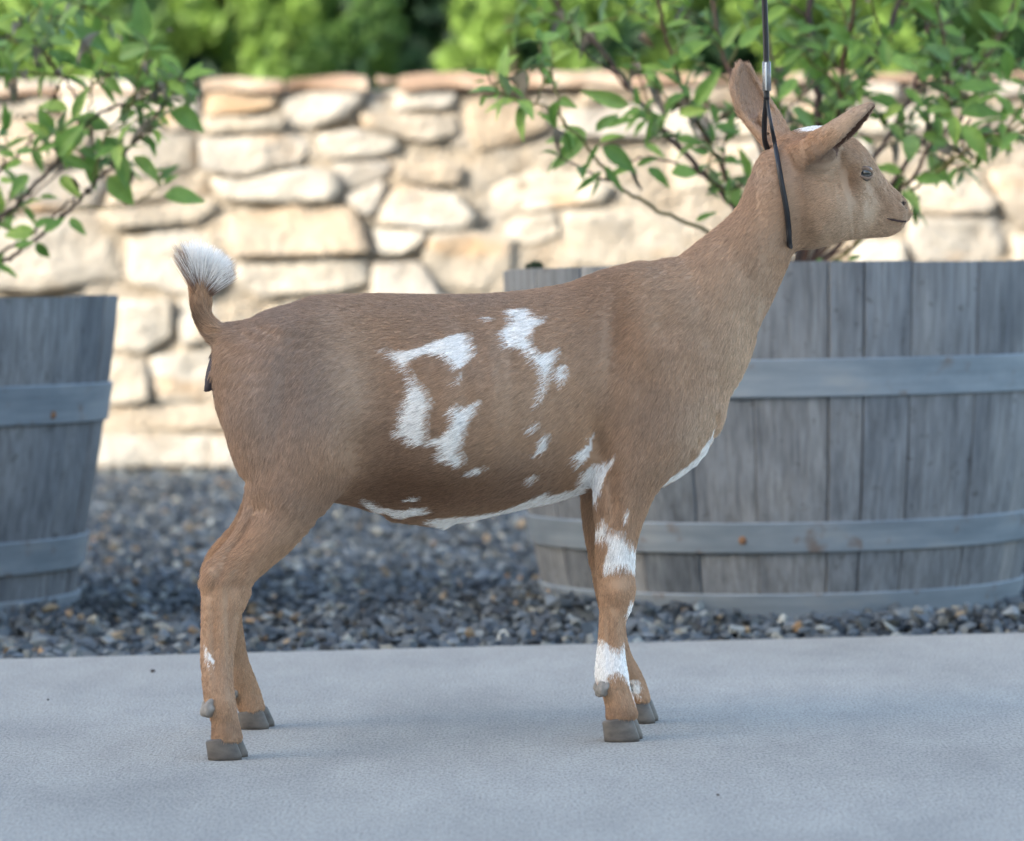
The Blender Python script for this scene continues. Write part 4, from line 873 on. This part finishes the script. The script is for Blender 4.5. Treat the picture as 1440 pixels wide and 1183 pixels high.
# ---- muscle and bone relief on the smooth surface (both flanks)
def relief(px, py, rx, ry, amp, ang=0.0, lat=-.07):
    c = gl(px, py, lat); s = 1 / 1600.; ca, sa = math.cos(R(ang)), math.sin(R(ang)); dx, dz = GV[:, 0] - c[0], GV[:, 2] - c[1]
    u = (dx * ca + dz * sa) / (rx * s); v = (-dx * sa + dz * ca) / (ry * s); w = np.clip(np.abs(GN[:, 1]) * 1.5 - .3, 0, 1)
    return (amp * np.exp(-u * u - v * v) * w)[:, None] * GN
GV = GV + sum(relief(*q) for q in ((530, 560, 42, 95, -.0060, 8), (452, 440, 26, 20, .0030), (500, 630, 40, 30, -.0035), (868, 480, 15, 100, -.0038, -8), (905, 470, 26, 95, .0030, -8), (848, 640, 14, 48, -.0060, 10), (960, 500, 24, 85, -.0014, 24), (985, 420, 34, 60, .0008, 30),
    (398, 560, 16, 95, -.0034, -12), (462, 640, 26, 40, .0035), (345, 560, 22, 70, .0030), (660, 590, 120, 80, .0040), (640, 690, 110, 22, -.0030, 3), (872, 560, 26, 45, .0030), (862, 700, 8, 34, -.0022), (880, 730, 12, 40, .0015), (318, 880, 5, 60, -.0014), (333, 806, 9, 30, -.0030, -30), (316, 792, 6, 40, -.0036, -32, -.08), (295, 806, 10, 14, .0022, 0, -.08), (300, 905, 5, 70, -.0020, 0, -.1), (316, 905, 5, 70, .0012, 0, -.1), (350, 812, 12, 14, .0020, 0, -.08), (866, 828, 14, 12, .0022, 0, -.06), (862, 850, 8, 10, -.0018, 0, -.06), (853, 900, 4, 45, -.0016, 0, -.06), (868, 905, 5, 40, .0010, 0, -.06), (318, 985, 10, 12, .0016, 0, -.11), (318, 1012, 12, 9, -.0014, 0, -.11),
    (1196, 258, 9, 22, -.0030, 10, -.035), (1178, 290, 26, 22, .0025, 0, -.035), (1232, 268, 8, 24, -.0020, 35, -.028), (1122, 262, 14, 50, -.0020, 8, -.035), (1238, 300, 12, 10, -.0012, 0, -.025), (1212, 300, 8, 14, .0012, 0, -.03), (1050, 380, 14, 90, -.0010, 32, -.03), (720, 500, 8, 110, -.0010), (690, 500, 8, 110, .0008), (655, 505, 8, 110, -.0010), (625, 505, 8, 100, .0008)))
# ---- coat pattern in goat space
def poly_fz(pts, ox, oy, sc, lat): return np.array([gl(ox + x / sc, oy + y / sc, lat) for x, y in pts])
Z3 = (520, 380, 2.957); Z4 = (780, 580, 2.464)
PAT = [(poly_fz(p, *Z3, -.078), -1) for p in (
 [(35,280),(70,315),(110,335),(200,330),(270,300),(350,270),(430,255),(440,300),(450,345),(410,385),(370,412),(345,375),(310,345),(250,345),(200,360),(178,385),(180,410),(200,450),(240,490),(265,550),(245,600),(245,680),(250,700),(235,720),(200,725),(160,690),(120,685),(140,630),(150,560),(170,510),(185,470),(176,430),(165,405),(140,400),(120,365),(85,330)],
 [(248,704),(300,690),(340,650),(350,610),(335,580),(350,550),(390,575),(440,540),(465,535),(445,590),(410,640),(395,700),(385,740),(410,790),(400,810),(350,800),(310,780),(295,730),(260,716)],
 [(600,165),(660,155),(695,160),(710,190),(755,190),(750,215),(715,230),(690,265),(690,310),(720,345),(760,335),(795,320),(800,350),(780,375),(770,410),(755,440),(745,480),(725,520),(705,570),(700,560),(715,500),(725,450),(720,410),(690,370),(660,330),(620,315),(580,320),(570,285),(560,255),(610,225),(620,200)],
 [(790,395),(825,390),(832,430),(815,470),(805,490),(800,460),(780,430)], [(675,635),(705,630),(700,665),(680,670)], [(725,680),(750,675),(762,705),(745,740),(710,765),(705,750),(725,715)],
 [(870,760),(900,745),(925,725),(935,675),(943,680),(938,740),(920,790),(900,820),(890,795),(875,790)], [(915,840),(940,815),(990,805),(1030,760),(1035,780),(1005,830),(985,870),(975,920),(960,915),(940,930),(920,935),(912,880)],
 [(1065,1000),(1085,990),(1080,1030),(1065,1035)], [(425,825),(490,810),(495,830),(440,845)], [(490,190),(535,198),(530,212),(495,200)], [(365,425),(378,425),(372,470),(362,475)], [(690,850),(715,855),(718,880),(690,885)])]
PAT += [(poly_fz(p, *Z3, -.03), -1) for p in ([(600,985),(700,938),(740,912),(762,932),(830,908),(930,895),(930,940),(840,950),(760,985),(690,1010),(600,1030),(450,1050),(330,1080),(260,1050),(300,1030),(440,1016),(560,996)], [(0,945),(30,965),(60,990),(140,1000),(190,990),(240,980),(260,1010),(150,1035),(60,1020),(10,985)], [(165,950),(200,935),(205,955),(175,960)])]
PAT += [(poly_fz(p, *Z4, -.06), -1) for p in ([(150,380),(165,366),(185,400),(210,405),(235,405),(250,440),(282,455),(282,560),(255,528),(220,525),(190,530),(170,545),(168,500),(185,470),(180,430),(145,425)],
 [(140,770),(160,785),(180,800),(215,815),(232,800),(238,760),(252,790),(250,850),(260,890),(270,950),(252,945),(230,905),(205,890),(180,900),(160,925),(120,920),(130,850)], [(255,650),(280,640),(275,680),(252,705),(245,680)], [(255,960),(285,965),(282,1000),(262,990)])]
PAT += [(poly_fz([(250,925),(292,925),(290,975),(256,968)], *Z4, .06), 1), (poly_fz([(140,700),(152,700),(152,800),(140,800)], *Z4, .06), 1), (poly_fz([(545,40),(545,110),(515,165),(470,200),(385,240),(375,222),(440,180),(487,145),(522,80)], *Z4, 0.0), 0)]
PAT += [(np.array([gl(x, y, -.1) for x, y in ((286, 905), (292, 915), (302, 928), (298, 932), (288, 922))]), -1), (np.array([gl(x, y, 0) for x, y in ((1124, 172), (1180, 172), (1182, 186), (1160, 184), (1130, 186))]), 2)]
def in_polys(P, Y):
    m = np.zeros(len(P), bool)
    for q, side in PAT:
        sel = (np.abs(Y) < .022) if side == 2 else np.ones(len(P), bool) if side == 0 else (Y * side > -.012 if side == 1 else Y < .004)
        sel &= (P[:, 0] > q[:, 0].min()) & (P[:, 0] < q[:, 0].max()) & (P[:, 1] > q[:, 1].min()) & (P[:, 1] < q[:, 1].max())
        i = np.where(sel)[0]
        if not len(i): continue
        x, z = P[i, 0], P[i, 1]; c = np.zeros(len(i), bool); j = len(q) - 1
        for k in range(len(q)):
            a, b = q[k], q[j]; t = ((a[1] > z) != (b[1] > z)) & (x < (b[0] - a[0]) * (z - a[1]) / (b[1] - a[1] + 1e-12) + a[0]); c ^= t; j = k
        m[i] |= c
    return m
def gnoise(P, s, seed):
    o = np.zeros(len(P)); r = np.random.default_rng(seed)
    for k in range(10):
        d = r.normal(size=3); d /= np.linalg.norm(d); o += np.sin(P @ d * s * r.uniform(.6, 1.7) + r.uniform(0, 6.28))
    return o / 10 * 1.6
def gsz(px, py, lat=0): return gl(px, py, lat)
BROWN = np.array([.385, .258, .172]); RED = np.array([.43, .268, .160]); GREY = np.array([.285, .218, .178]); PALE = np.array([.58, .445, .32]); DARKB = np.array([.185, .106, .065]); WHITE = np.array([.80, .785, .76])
HEADX = gl(1135, 260)[0]
def blob(P, px, py, rx, ry, lat=-.05):
    c = gl(px, py, lat); s = 1 / 1600.; return np.exp(-((P[:, 0] - c[0]) / (rx * s)) ** 2 - ((P[:, 2] - c[1]) / (ry * s)) ** 2)
def coat_color(P, jit=None, hue=None):
    """coat colour, belly shade painted in, at goat-space points P (n,3)"""
    n = len(P); Q = P[:, [0, 2]] + (jit if jit is not None else 0)
    c = np.repeat(BROWN[None], n, 0)
    def mixc(col, w): nonlocal c; c = c + (col - c) * np.clip(w, 0, 1)[:, None]
    n1 = gnoise(P, 55, 1); n2 = gnoise(P, 140, 2)
    mixc(GREY, .40 * np.clip(.25 + n1, 0, 1)); mixc(RED, .5 * np.clip(n2 * .8 + .1, 0, 1))
    mixc(GREY, .62 * blob(P, 410, 570, 130, 130) + .3 * blob(P, 620, 425, 260, 24)); mixc(PALE, .30 * blob(P, 960, 450, 90, 110) + .2 * blob(P, 760, 560, 90, 70) + .25 * blob(P, 500, 530, 40, 80)); mixc(RED, .7 * (blob(P, 480, 650, 70, 60) + blob(P, 820, 610, 60, 70) + blob(P, 900, 470, 60, 60)))
    mixc(DARKB, .9 * blob(P, 640, 695, 180, 48) + .4 * blob(P, 560, 650, 60, 70)); mixc(DARKB, .35 * blob(P, 850, 420, 40, 70) + .3 * blob(P, 910, 540, 40, 90))  # lower belly: darker brown coat, deepened to paint in the shade of the underside
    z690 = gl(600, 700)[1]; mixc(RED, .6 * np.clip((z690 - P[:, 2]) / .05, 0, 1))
    mixc(PALE, .75 * blob(P, 1040, 520, 40, 130, 0) + .55 * blob(P, 985, 610, 45, 60, 0))
    hd = np.clip((P[:, 0] - HEADX + .015) / .03, 0, 1) * (P[:, 2] > gl(1100, 380)[1])
    mixc(PALE, .50 * hd); mixc(np.array([.36, .20, .11]), .75 * blob(P, 1195, 250, 20, 26, -.03) + .45 * blob(P, 1205, 205, 22, 18, -.03) + .6 * blob(P, 1120, 200, 30, 16, -.03)); mixc(np.array([.40, .25, .16]), .6 * blob(P, 1250, 290, 30, 30, -.02))
    mixc(np.array([.17, .115, .085]), .45 * blob(P, 1140, 225, 26, 20, -.03)); mixc(np.array([.55, .42, .30]), .5 * blob(P, 1225, 300, 22, 26, -.02))
    t0 = gl(287, 430); mixc(RED, .7 * (P[:, 0] < gl(312, 480)[0]) * (P[:, 2] > gl(300, 470)[1])); mixc(np.array([.10, .068, .052]), .8 * blob(P, 276, 455, 14, 26, 0))
    mixc(np.array([.16, .095, .06]), .55 * (blob(P, 316, 1022, 40, 12, -.11) + blob(P, 872, 1000, 30, 10, -.068)))
    w = in_polys(Q, P[:, 1]); c[w] = WHITE * (1 - .06 * rng.random(w.sum()))[:, None]
    vz = ((P[:, 0] < gl(301, 520)[0]) & (np.abs(P[:, 1]) < .0105) & (P[:, 2] < gl(300, 494)[1]) & (P[:, 2] > gl(300, 553)[1])); c[vz] = (.060, .050, .058)
    if hue is not None: c = c * hue
    return np.clip(c, 0, 1)
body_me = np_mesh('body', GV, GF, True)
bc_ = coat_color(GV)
# skin details that carry no fur: nostrils, mouth line, inner ears
for sg in (-1, 1):
    for px, py, lat, rr_, colr_ in ((1273, 288, sg * .0145, .0042, (.035, .025, .024)),):
        c = np.array([gl(px, py, lat)[0], lat, gl(px, py, lat)[1]]); bc_[np.linalg.norm(GV - c, axis=1) < rr_] = colr_
def poly_dist(Pn, pts):
    d = np.full(len(Pn), 9.)
    for i in range(len(pts) - 1):
        a, b = pts[i], pts[i + 1]; ab = b - a; t = np.clip(((Pn - a) @ ab) / ab.dot(ab), 0, 1); d = np.minimum(d, np.linalg.norm(Pn - a - t[:, None] * ab, axis=1))
    return d
def mouth_line(sg): return [np.array([gl(px, py, l)[0], l, gl(px, py, l)[1]]) for px, py, l in ((1249, 308, sg * .0205), (1258, 309.5, sg * .0192), (1266, 311, sg * .0165), (1273, 311.5, sg * .011))]
MD = np.minimum(poly_dist(GV, mouth_line(-1)), poly_dist(GV, mouth_line(1))); bc_[MD < .0014] = (.26, .165, .12)
NOFUR = np.zeros(len(GV), bool)
for k, (P, rw_) in enumerate(EARS):
    d = np.full(len(GV), 9.); ni = np.zeros(len(GV), int)
    for i, p in enumerate(P[6:]):
        dd = np.linalg.norm(GV - p, axis=1); m = dd < d; d[m] = dd[m]; ni[m] = i
    near = d < np.maximum(rw_[6:][ni] * 1.05, .004); inner = near & (((GV - P[6:][ni]) * GN).sum(1) < 0)
    if k == 0:
        NOFUR |= inner; bc_[inner] = (.13, .075, .056); bc_[near & ~inner] = bc_[near & ~inner] * .55 + np.array((.22, .165, .135)) * .45
    else: bc_[inner] = bc_[inner] * .4 + np.array((.33, .225, .165)) * .6
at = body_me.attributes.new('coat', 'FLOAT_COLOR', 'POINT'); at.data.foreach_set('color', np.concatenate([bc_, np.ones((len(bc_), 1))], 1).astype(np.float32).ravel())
def mat_attr(name, attr, rough, spec, mul=1.0):
    m = M(name, rough, spec); a = m.n('ShaderNodeAttribute', attribute_name=attr); m.col(m.mix(1.0, a.outputs['Color'], (mul, mul, mul), 'MULTIPLY')); return m.m
goat = empty('goat', GO, PSI); tag(goat, 'young tan goat with white side patches standing in profile on the concrete', 'goat')
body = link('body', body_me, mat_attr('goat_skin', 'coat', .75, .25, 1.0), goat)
# ---- fur
def sweep_at(P):
    """weighted comb direction at points"""
    D = np.zeros_like(P); W = np.zeros(len(P))
    for sw in SW:
        best = np.full(len(P), 9.0); bi = np.zeros(len(P), int)
        for i in range(len(sw.Q) - 1):
            d = sw.seg(i, P[:, 0], P[:, 1], P[:, 2]); m = d < best; best[m] = d[m]; bi[m] = i
        ax = sw.Q[1:, [0, 2, 1]] - sw.Q[:-1, [0, 2, 1]]; ax /= np.linalg.norm(ax, axis=1)[:, None]
        w = np.exp(-np.clip(np.abs(best), 0, .2) / .012); D += (ax[bi] * sw.flow + sw.slant) * w[:, None]; W += w
    for P_, r_ in EARS:
        ax = P_[-1] - P_[0]; ax /= np.linalg.norm(ax); d = np.full(len(P), 9.)
        for p in P_[4:]: d = np.minimum(d, np.linalg.norm(P - p, axis=1))
        w = 3 * np.exp(-(np.clip(d - .015, 0, 1) / .003)); D += ax * w[:, None]
    return D
def hair_object(name, roots, pts, colr, radius, mat, parent):
    n, k, _ = pts.shape; hc = bpy.data.hair_curves.new(name); hc.add_curves([k] * n)
    hc.attributes['position'].data.foreach_set('vector', pts.astype(np.float32).ravel()) if 'position' in hc.attributes else hc.position_data.foreach_set('vector', pts.astype(np.float32).ravel())
    ra = hc.attributes.get('radius') or hc.attributes.new('radius', 'FLOAT', 'POINT')
    ra.data.foreach_set('value', (radius[:, None] * np.linspace(1, .25, k)[None]).astype(np.float32).ravel())
    ca = hc.attributes.new('coat', 'FLOAT_COLOR', 'POINT')
    if colr.ndim == 2: colr = np.repeat(colr[:, None], k, 1)
    ca.data.foreach_set('color', np.concatenate([colr, np.ones((n, k, 1))], 2).astype(np.float32).ravel())
    hc.materials.append(mat); o = bpy.data.objects.new(name, hc); COL.objects.link(o); o.parent = parent; return o
FUR = mat_attr('goat_fur', 'coat', .55, .25, 1.35)
NH = 600000
pf = far_ * np.where(NOFUR[GF[:, 0]], 0, 1) * np.where(GV[GF[:, 0], 0] > gl(1120, 300)[0], 2.6, np.where(GV[GF[:, 0], 2] < gl(600, 790)[1], 1.7, 1)); pf = pf / pf.sum(); fi = rng.choice(len(GF), NH, p=pf); uv = rng.random((NH, 2))
q = GF[fi]; w4 = np.stack([(1 - uv[:, 0]) * (1 - uv[:, 1]), uv[:, 0] * (1 - uv[:, 1]), uv[:, 0] * uv[:, 1], (1 - uv[:, 0]) * uv[:, 1]], 1)
RT = np.einsum('nk,nkc->nc', w4, GV[q]); RN = np.einsum('nk,nkc->nc', w4, GN[q]); RN /= np.linalg.norm(RN, axis=1)[:, None]
vd = sweep_at(GV); cd_ = np.einsum('nk,nkc->nc', w4, vd[q])
swirl = np.stack([gnoise(RT, 60, 5), gnoise(RT, 60, 6), gnoise(RT, 60, 7)], 1) * .13
cd_ = cd_ / np.maximum(np.linalg.norm(cd_, axis=1), 1e-9)[:, None] + swirl + rng.normal(size=(NH, 3)) * .10
cd_ -= RN * (cd_ * RN).sum(1)[:, None]; cd_ /= np.maximum(np.linalg.norm(cd_, axis=1), 1e-9)[:, None]
# length: long on the trunk, short on the head, the lower legs and the ears
LEN = np.full(NH, .0066); LEN *= np.where(RT[:, 2] < gl(600, 800)[1], .55, 1); isface = (RT[:, 0] > gl(1150, 250)[0]); LEN *= np.where(isface, .55, np.where(RT[:, 0] > gl(1060, 300)[0], .62, 1))
ok = np.ones(NH, bool)
for sg in (-1, 1):      # keep the eyes, nostrils and mouth clear
    for px, py, lat, rr_ in ((1218, 243.5, sg * .0335, .0068), (1273, 288, sg * .0145, .0045)):
        c = np.array([gl(px, py, lat)[0], lat, gl(px, py, lat)[1]]); ok &= np.linalg.norm(RT - c, axis=1) > rr_
ok &= np.minimum(poly_dist(RT, mouth_line(-1)), poly_dist(RT, mouth_line(1))) > .0010
vz = ((RT[:, 0] < gl(301, 520)[0]) & (np.abs(RT[:, 1]) < .0105) & (RT[:, 2] < gl(300, 496)[1]) & (RT[:, 2] > gl(300, 552)[1])); LEN[vz] = .002
LEN *= rng.uniform(.7, 1.25, NH); lift = rng.uniform(.10, .38, NH)
jit = cd_[:, [0, 2]] * rng.uniform(-.0055, .0015, NH)[:, None]
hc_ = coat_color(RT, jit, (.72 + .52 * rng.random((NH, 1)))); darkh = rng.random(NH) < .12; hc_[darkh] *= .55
ear_k = np.zeros(NH, bool)
for P_, r_ in EARS[:1]:
    d = np.full(NH, 9.)
    for p in P_[4:]: d = np.minimum(d, np.linalg.norm(RT - p, axis=1))
    e_ = d < .017; hc_[e_] = hc_[e_] * .55 + np.array((.20, .15, .125)) * .45; LEN[e_] = .003
ts = np.linspace(0, 1, 4)
pts = RT[:, None] - RN[:, None] * .0006 + cd_[:, None] * (LEN[:, None] * ts)[..., None] + RN[:, None] * (LEN[:, None] * lift[:, None] * np.sin(ts * 2.0)[None] * .9)[..., None]
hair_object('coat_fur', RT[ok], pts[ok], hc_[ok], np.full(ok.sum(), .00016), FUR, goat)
# tail brush
NT = 2600; u = rng.random(NT); side = rng.normal(0, 1, NT); c0 = gl(281, 398); th_ = np.interp(u, [0, .12, 1], [-.55, -.30, 1.02]); tz = rng.uniform(-1, 1, NT)
root = np.stack([c0[0] + np.sin(th_) * .0075 + rng.normal(0, .0015, NT), tz * .0075, c0[1] - .010 + rng.random(NT) * .016 - np.abs(th_) * .004], 1)
dirv = np.stack([np.sin(th_), tz * .28 + rng.normal(0, .03, NT), np.cos(th_)], 1); dirv /= np.linalg.norm(dirv, axis=1)[:, None]
ln = np.interp(th_, [-.55, -.2, .2, .7, 1.02], [.033, .033, .030, .028, .028]) * rng.uniform(.9, 1.03, NT); ts = np.linspace(0, 1, 6)
bend = np.stack([np.sin(th_) * .12, np.zeros(NT), np.full(NT, .05)], 1)
tp = root[:, None] + dirv[:, None] * (ln[:, None] * ts)[..., None] + bend[:, None] * (ln[:, None] * (ts ** 2))[..., None]
outer = (th_ < -.32) | (th_ > .96); brown = np.array([.20, .12, .08]); white = np.array([.74, .72, .69])
mixw = np.clip((ts[None] - .18 - .12 * rng.random((NT, 1))) / .25, 0, 1); mixw = np.where(outer[:, None] & (rng.random((NT, 1)) < .7), mixw * .12, mixw)
tc_ = brown + (white - brown) * mixw[..., None]; tc_ = tc_ * (.8 + .35 * rng.random((NT, 1, 1)))
hair_object('tail_brush', root, tp, tc_, np.full(NT, .00022), FUR, goat)

# ---- eyes
def mat_eye():
    m = M('goat_eye', .12, .5); tc = m.n('ShaderNodeTexCoord'); sp = m.n('ShaderNodeSeparateXYZ'); m.l(tc.outputs['Object'], sp.inputs[0])
    def absdiv(o, d):
        a = m.n('ShaderNodeMath', operation='ABSOLUTE'); m.l(o, a.inputs[0]); b = m.n('ShaderNodeMath', operation='DIVIDE', i_1=d); m.l(a.outputs[0], b.inputs[0]); return b.outputs[0]
    ax = absdiv(sp.outputs[0], .0042); az = absdiv(sp.outputs[2], .0016); mx = m.n('ShaderNodeMath', operation='MAXIMUM'); m.l(ax, mx.inputs[0]); m.l(az, mx.inputs[1])
    iris = m.ramp(m.noise(m.coord(), 900, 2), [(.3, (.07, .066, .062)), (.7, (.13, .12, .105))]); m.col(m.mix(m.ramp(mx.outputs[0], [(.85, (1, 1, 1)), (1.0, (0, 0, 0))]), iris, (.008, .008, .01)))
    m.b.inputs['Coat Weight'].default_value = .6; return m.m
EYE = mat_eye(); LID = mat_plain('eyelid_skin', (.27, .185, .135), .7, nscale=300)
def surf_y(px, py, sg):
    """lateral position of the skin where the ray at (px,py) meets the near (or mirrored far) side"""
    c = gl(px, py, -.03); d = np.hypot(GV[:, 0] - c[0], GV[:, 2] - c[1]); m = (d < .004) & (GV[:, 1] * sg > 0)
    return sg * np.abs(GV[m, 1]).max() if m.any() else sg * .03
for sg in (-1, 1):
    y = surf_y(1217, 243, sg); c = gl(1217, 243.5, y); bm = bmesh.new(); bmesh.ops.create_uvsphere(bm, u_segments=24, v_segments=16, radius=.0082); m2 = bpy.data.meshes.new('eye'); bm.to_mesh(m2); bm.free()
    e = link('eye', m2, EYE, goat, True); e.location = (c[0], y - sg * .0066, c[1])
    for nm, a0, a1, dz, rad in (('eyelid', 8, 172, .0, .0019), ('eyelid', 190, 350, .0, .0013)):
        P = []
        for k in range(13):
            a = R(a0 + (a1 - a0) * k / 12); x = math.cos(a) * .0066; z = math.sin(a) * (.0042 if a0 < 90 else .0046) + .0002
            rr2 = .0082 ** 2 - x * x - z * z; P.append((x, sg * (math.sqrt(max(rr2, 0)) + .0004), z - .0012 * (x / .0066)))
        v, f = tube_data(P, [rad * (.45 + .55 * math.sin(math.pi * k / 12)) for k in range(13)], 7); link(nm, mesh(nm, v, f, True), LID, e)

for sg in (-1, 1):
    P = []
    for px, py in ((1247.5, 307.5), (1252, 308.6), (1257, 309.4), (1262, 310.4), (1267, 311.2), (1271, 311.6), (1274, 311.4)):
        y = surf_y(px, py, sg); q = gl(px, py, y); P.append((q[0], y - sg * .0001, q[1]))
    S_ = spline(P, 3); v, f = tube_data(S_, [.0009 * (.35 + .65 * min(1, k / 5)) for k in range(len(S_))], 6); link('lip_line', mesh('lip_line', v, f, True), mat_plain('lip_skin', (.055, .032, .028), .6, nscale=300), goat)
# ---- hooves and dewclaws
def mat_hoof():
    m = M('hoof_horn', .55, .35); c = m.coord(scale=(1, 1, 2)); n = m.noise(c, 70, 5); n2 = m.noise(m.coord(), 60, 4)
    a = m.ramp(n, [(.3, (.085, .076, .070)), (.7, (.165, .148, .13))]); m.col(m.mix(.5, a, m.ramp(n2, [(.3, (.6, .58, .55)), (.7, (1.3, 1.25, 1.2))]), 'MULTIPLY')); m.bump(n, .15, .001); return m.m
HOOF = mat_hoof(); DEW = mat_plain('dewclaw_horn', (.27, .25, .225), .6, nscale=200)
def claw(bmv, bmf, cx, cy, ln, wd, ht, splay):
    n = 20; b0 = len(bmv); prof = [(0, 1.0, 1.0, 0), (.0035, 1.02, 1.02, -.0002), (ht * .5, .95, .97, -.0018), (ht * .92, .86, .95, -.004), (ht, .78, .86, -.0045)]
    ca, sa = math.cos(splay), math.sin(splay)
    for (z, sl, sw_, sx) in prof:
        for k in range(n):
            a = 2 * math.pi * k / n; x = math.cos(a); y = math.sin(a)
            px_ = (abs(x) ** .8) * (1 if x > 0 else -1) * ln * .5 * sl + sx; py_ = (abs(y) ** .75) * (1 if y > 0 else -1) * wd * .5 * sw_ * (1 - .30 * max(0, x) ** 2)
            zz = z * (1 - .22 * (1 - x) * .5) ; bmv.append((cx + px_ * ca - py_ * sa, cy + px_ * sa + py_ * ca, zz))
    for j in range(len(prof) - 1):
        for k in range(n): bmf.append((b0 + j * n + k, b0 + j * n + (k + 1) % n, b0 + (j + 1) * n + (k + 1) % n, b0 + (j + 1) * n + k))
    bmf.append(tuple(b0 + k for k in range(n - 1, -1, -1))); bmf.append(tuple(b0 + (len(prof) - 1) * n + k for k in range(n)))
for (pl, pr, py, lat, ht, sg, dew) in ((293, 342, 1066, -.114, .0205, -1, (287, 996)), (338, 380, 1024, .114, .019, 1, (325, 972)), (849, 899, 1037, -.068, .0225, -1, (841, 967)), (891, 921, 1014, .068, .020, 1, (880, 962))):
    x0 = gl(pl, py, lat)[0]; x1 = gl(pr, py, lat)[0]; ln = x1 - x0; cx = (x0 + x1) / 2; v = []; f = []
    claw(v, f, cx - .001, lat - .0092, ln * .97, .0172, ht, -.22); claw(v, f, cx + .0052, lat + .0098, ln * .95, .0172, ht * .97, -.10)
    h = link('hoof', mesh('hoof', v, f, True), HOOF, goat)
    for s2 in (-1, 1):
        bm = bmesh.new(); bmesh.ops.create_icosphere(bm, subdivisions=3, radius=.0062); 
        for vv in bm.verts: vv.co.z *= 1.35; vv.co.x *= .9; vv.co *= 1 + .4 * mnoise.noise(vv.co * 220 + Vector((lat * 50, s2, 0)))
        m2 = bpy.data.meshes.new('dewclaw'); bm.to_mesh(m2); bm.free(); p = gl(*dew, lat); o = link('dewclaw', m2, DEW, goat, True); o.location = (p[0] + .0032, lat + s2 * .0080 - .001, p[1]); o.rotation_euler = (0, R(25), 0)

# ------------------------------------------------------------------ show lead: cord loop round the neck with a clear slider
CORD = mat_plain('black_cord', (.012, .013, .017), .45, .4, 300); CLEAR = M('clear_sleeve', .15, .5); CLEAR.col((.92, .94, .95)); CLEAR.b.inputs['Transmission Weight'].default_value = .8; CLEAR = CLEAR.m
def g3(px, py, lat): q = gl(px, py, lat); return Vector((q[0], lat, q[1]))
lead = empty('show_lead', GO, PSI); tag(lead, 'thin black show lead looped round the goat neck with clear slider', 'lead')
def neck_y(px, py, sg):
    c = gl(px, py, -.03); d = np.hypot(GV[:, 0] - c[0], GV[:, 2] - c[1]); m = (d < .006) & (GV[:, 1] * sg > 0); return sg * (np.abs(GV[m, 1]).max() + .003) if m.any() else sg * .02
near_px = [(1079, 128), (1080, 150), (1085, 178), (1090, 204), (1095, 232), (1100, 262), (1106, 295), (1109, 320), (1110, 340)]
NP = []
for (px, py) in near_px:
    y = -.012 if py < 170 else (-.022 if py < 185 else neck_y(px, py, -1)); NP.append(g3(px, py, y))
NP.append(g3(1112, 350, -.010)); NP.append(g3(1114, 352, 0))
FP = [g3(1114, 352, 0), g3(1112, 350, .010)] + [g3(px, py, neck_y(px, py, 1)) for (px, py) in ((1108, 330), (1103, 300), (1096, 265), (1088, 230))] + [g3(1076, 200, .014), g3(1075, 170, .004), g3(1077, 150, -.006), g3(1078, 128, -.010)]
for P in (NP, FP):
    S_ = spline(P, 6); v, f = tube_data(S_, [.0016 + .0009 * min(1, max(0, (k - 10) / 20)) for k in range(len(S_))], 8); link('cord', mesh('cord', v, f, True), CORD, lead)
up = spline([g3(1078, 140, -.011), g3(1078, 110, -.011), g3(1077, 60, -.011), g3(1075, 0, -.011), g3(1070, -160, -.012), g3(1060, -420, -.014)], 5)
v, f = tube_data(up, [.0026] * len(up), 8); link('cord', mesh('cord', v, f, True), CORD, lead)
hl = [g3(1060 + 22 * math.sin(a) , -420 - 60 + 60 * math.cos(a), -.014) for a in [2 * math.pi * k / 16 for k in range(17)]]
v, f = tube_data(hl, [.0028] * 17, 8); link('hand_loop', mesh('hand_loop', v, f, True), CORD, lead)
slv = [g3(1078.5, 128, -.0115), g3(1078.2, 107, -.0115), g3(1078, 87, -.0115)]; v, f = tube_data(slv, [.0040] * 3, 12); link('slider', mesh('slider', v, f, True), CLEAR, lead)
slc = [g3(1077.0, 127, -.0155), g3(1076.6, 88, -.0155)]; v, f = tube_data(slc, [.0008] * 2, 6); link('slider_seam', mesh('slider_seam', v, f, True), MAT['trim'], lead)
kn = bmesh.new(); bmesh.ops.create_icosphere(kn, subdivisions=2, radius=.0045); m2 = bpy.data.meshes.new('knot'); kn.to_mesh(m2); kn.free(); o = link('knot', m2, CORD, lead, True); o.location = NP[-1]; o.scale = (1.2, 1, .8)

# ------------------------------------------------------------------ pebbles on the pavement
for (px, py, r_, vi, lb) in ((214, 946, .0036, 4, 'dark pebble on the pavement left of the hind hoof near the gravel'), (68, 985, .0018, 6, 'tiny dark chip on the pavement at the far left'), (1010, 1119, .0020, 1, 'tiny dark chip on the pavement right of the front hooves'), (945, 902, .0022, 3, 'small dark chip on the pavement edge right of the front leg')):
    v_, f_ = RV[vi]; me = np_mesh('pebble', v_ * r_, f_, False); o = link('pebble', me, MAT['rivet'] if False else MAT['stem_dark']); p = on_z(px, py); o.location = (p.x, p.y, r_ * .45); tag(o, lb, 'pebble', 'loose chips on the pavement')
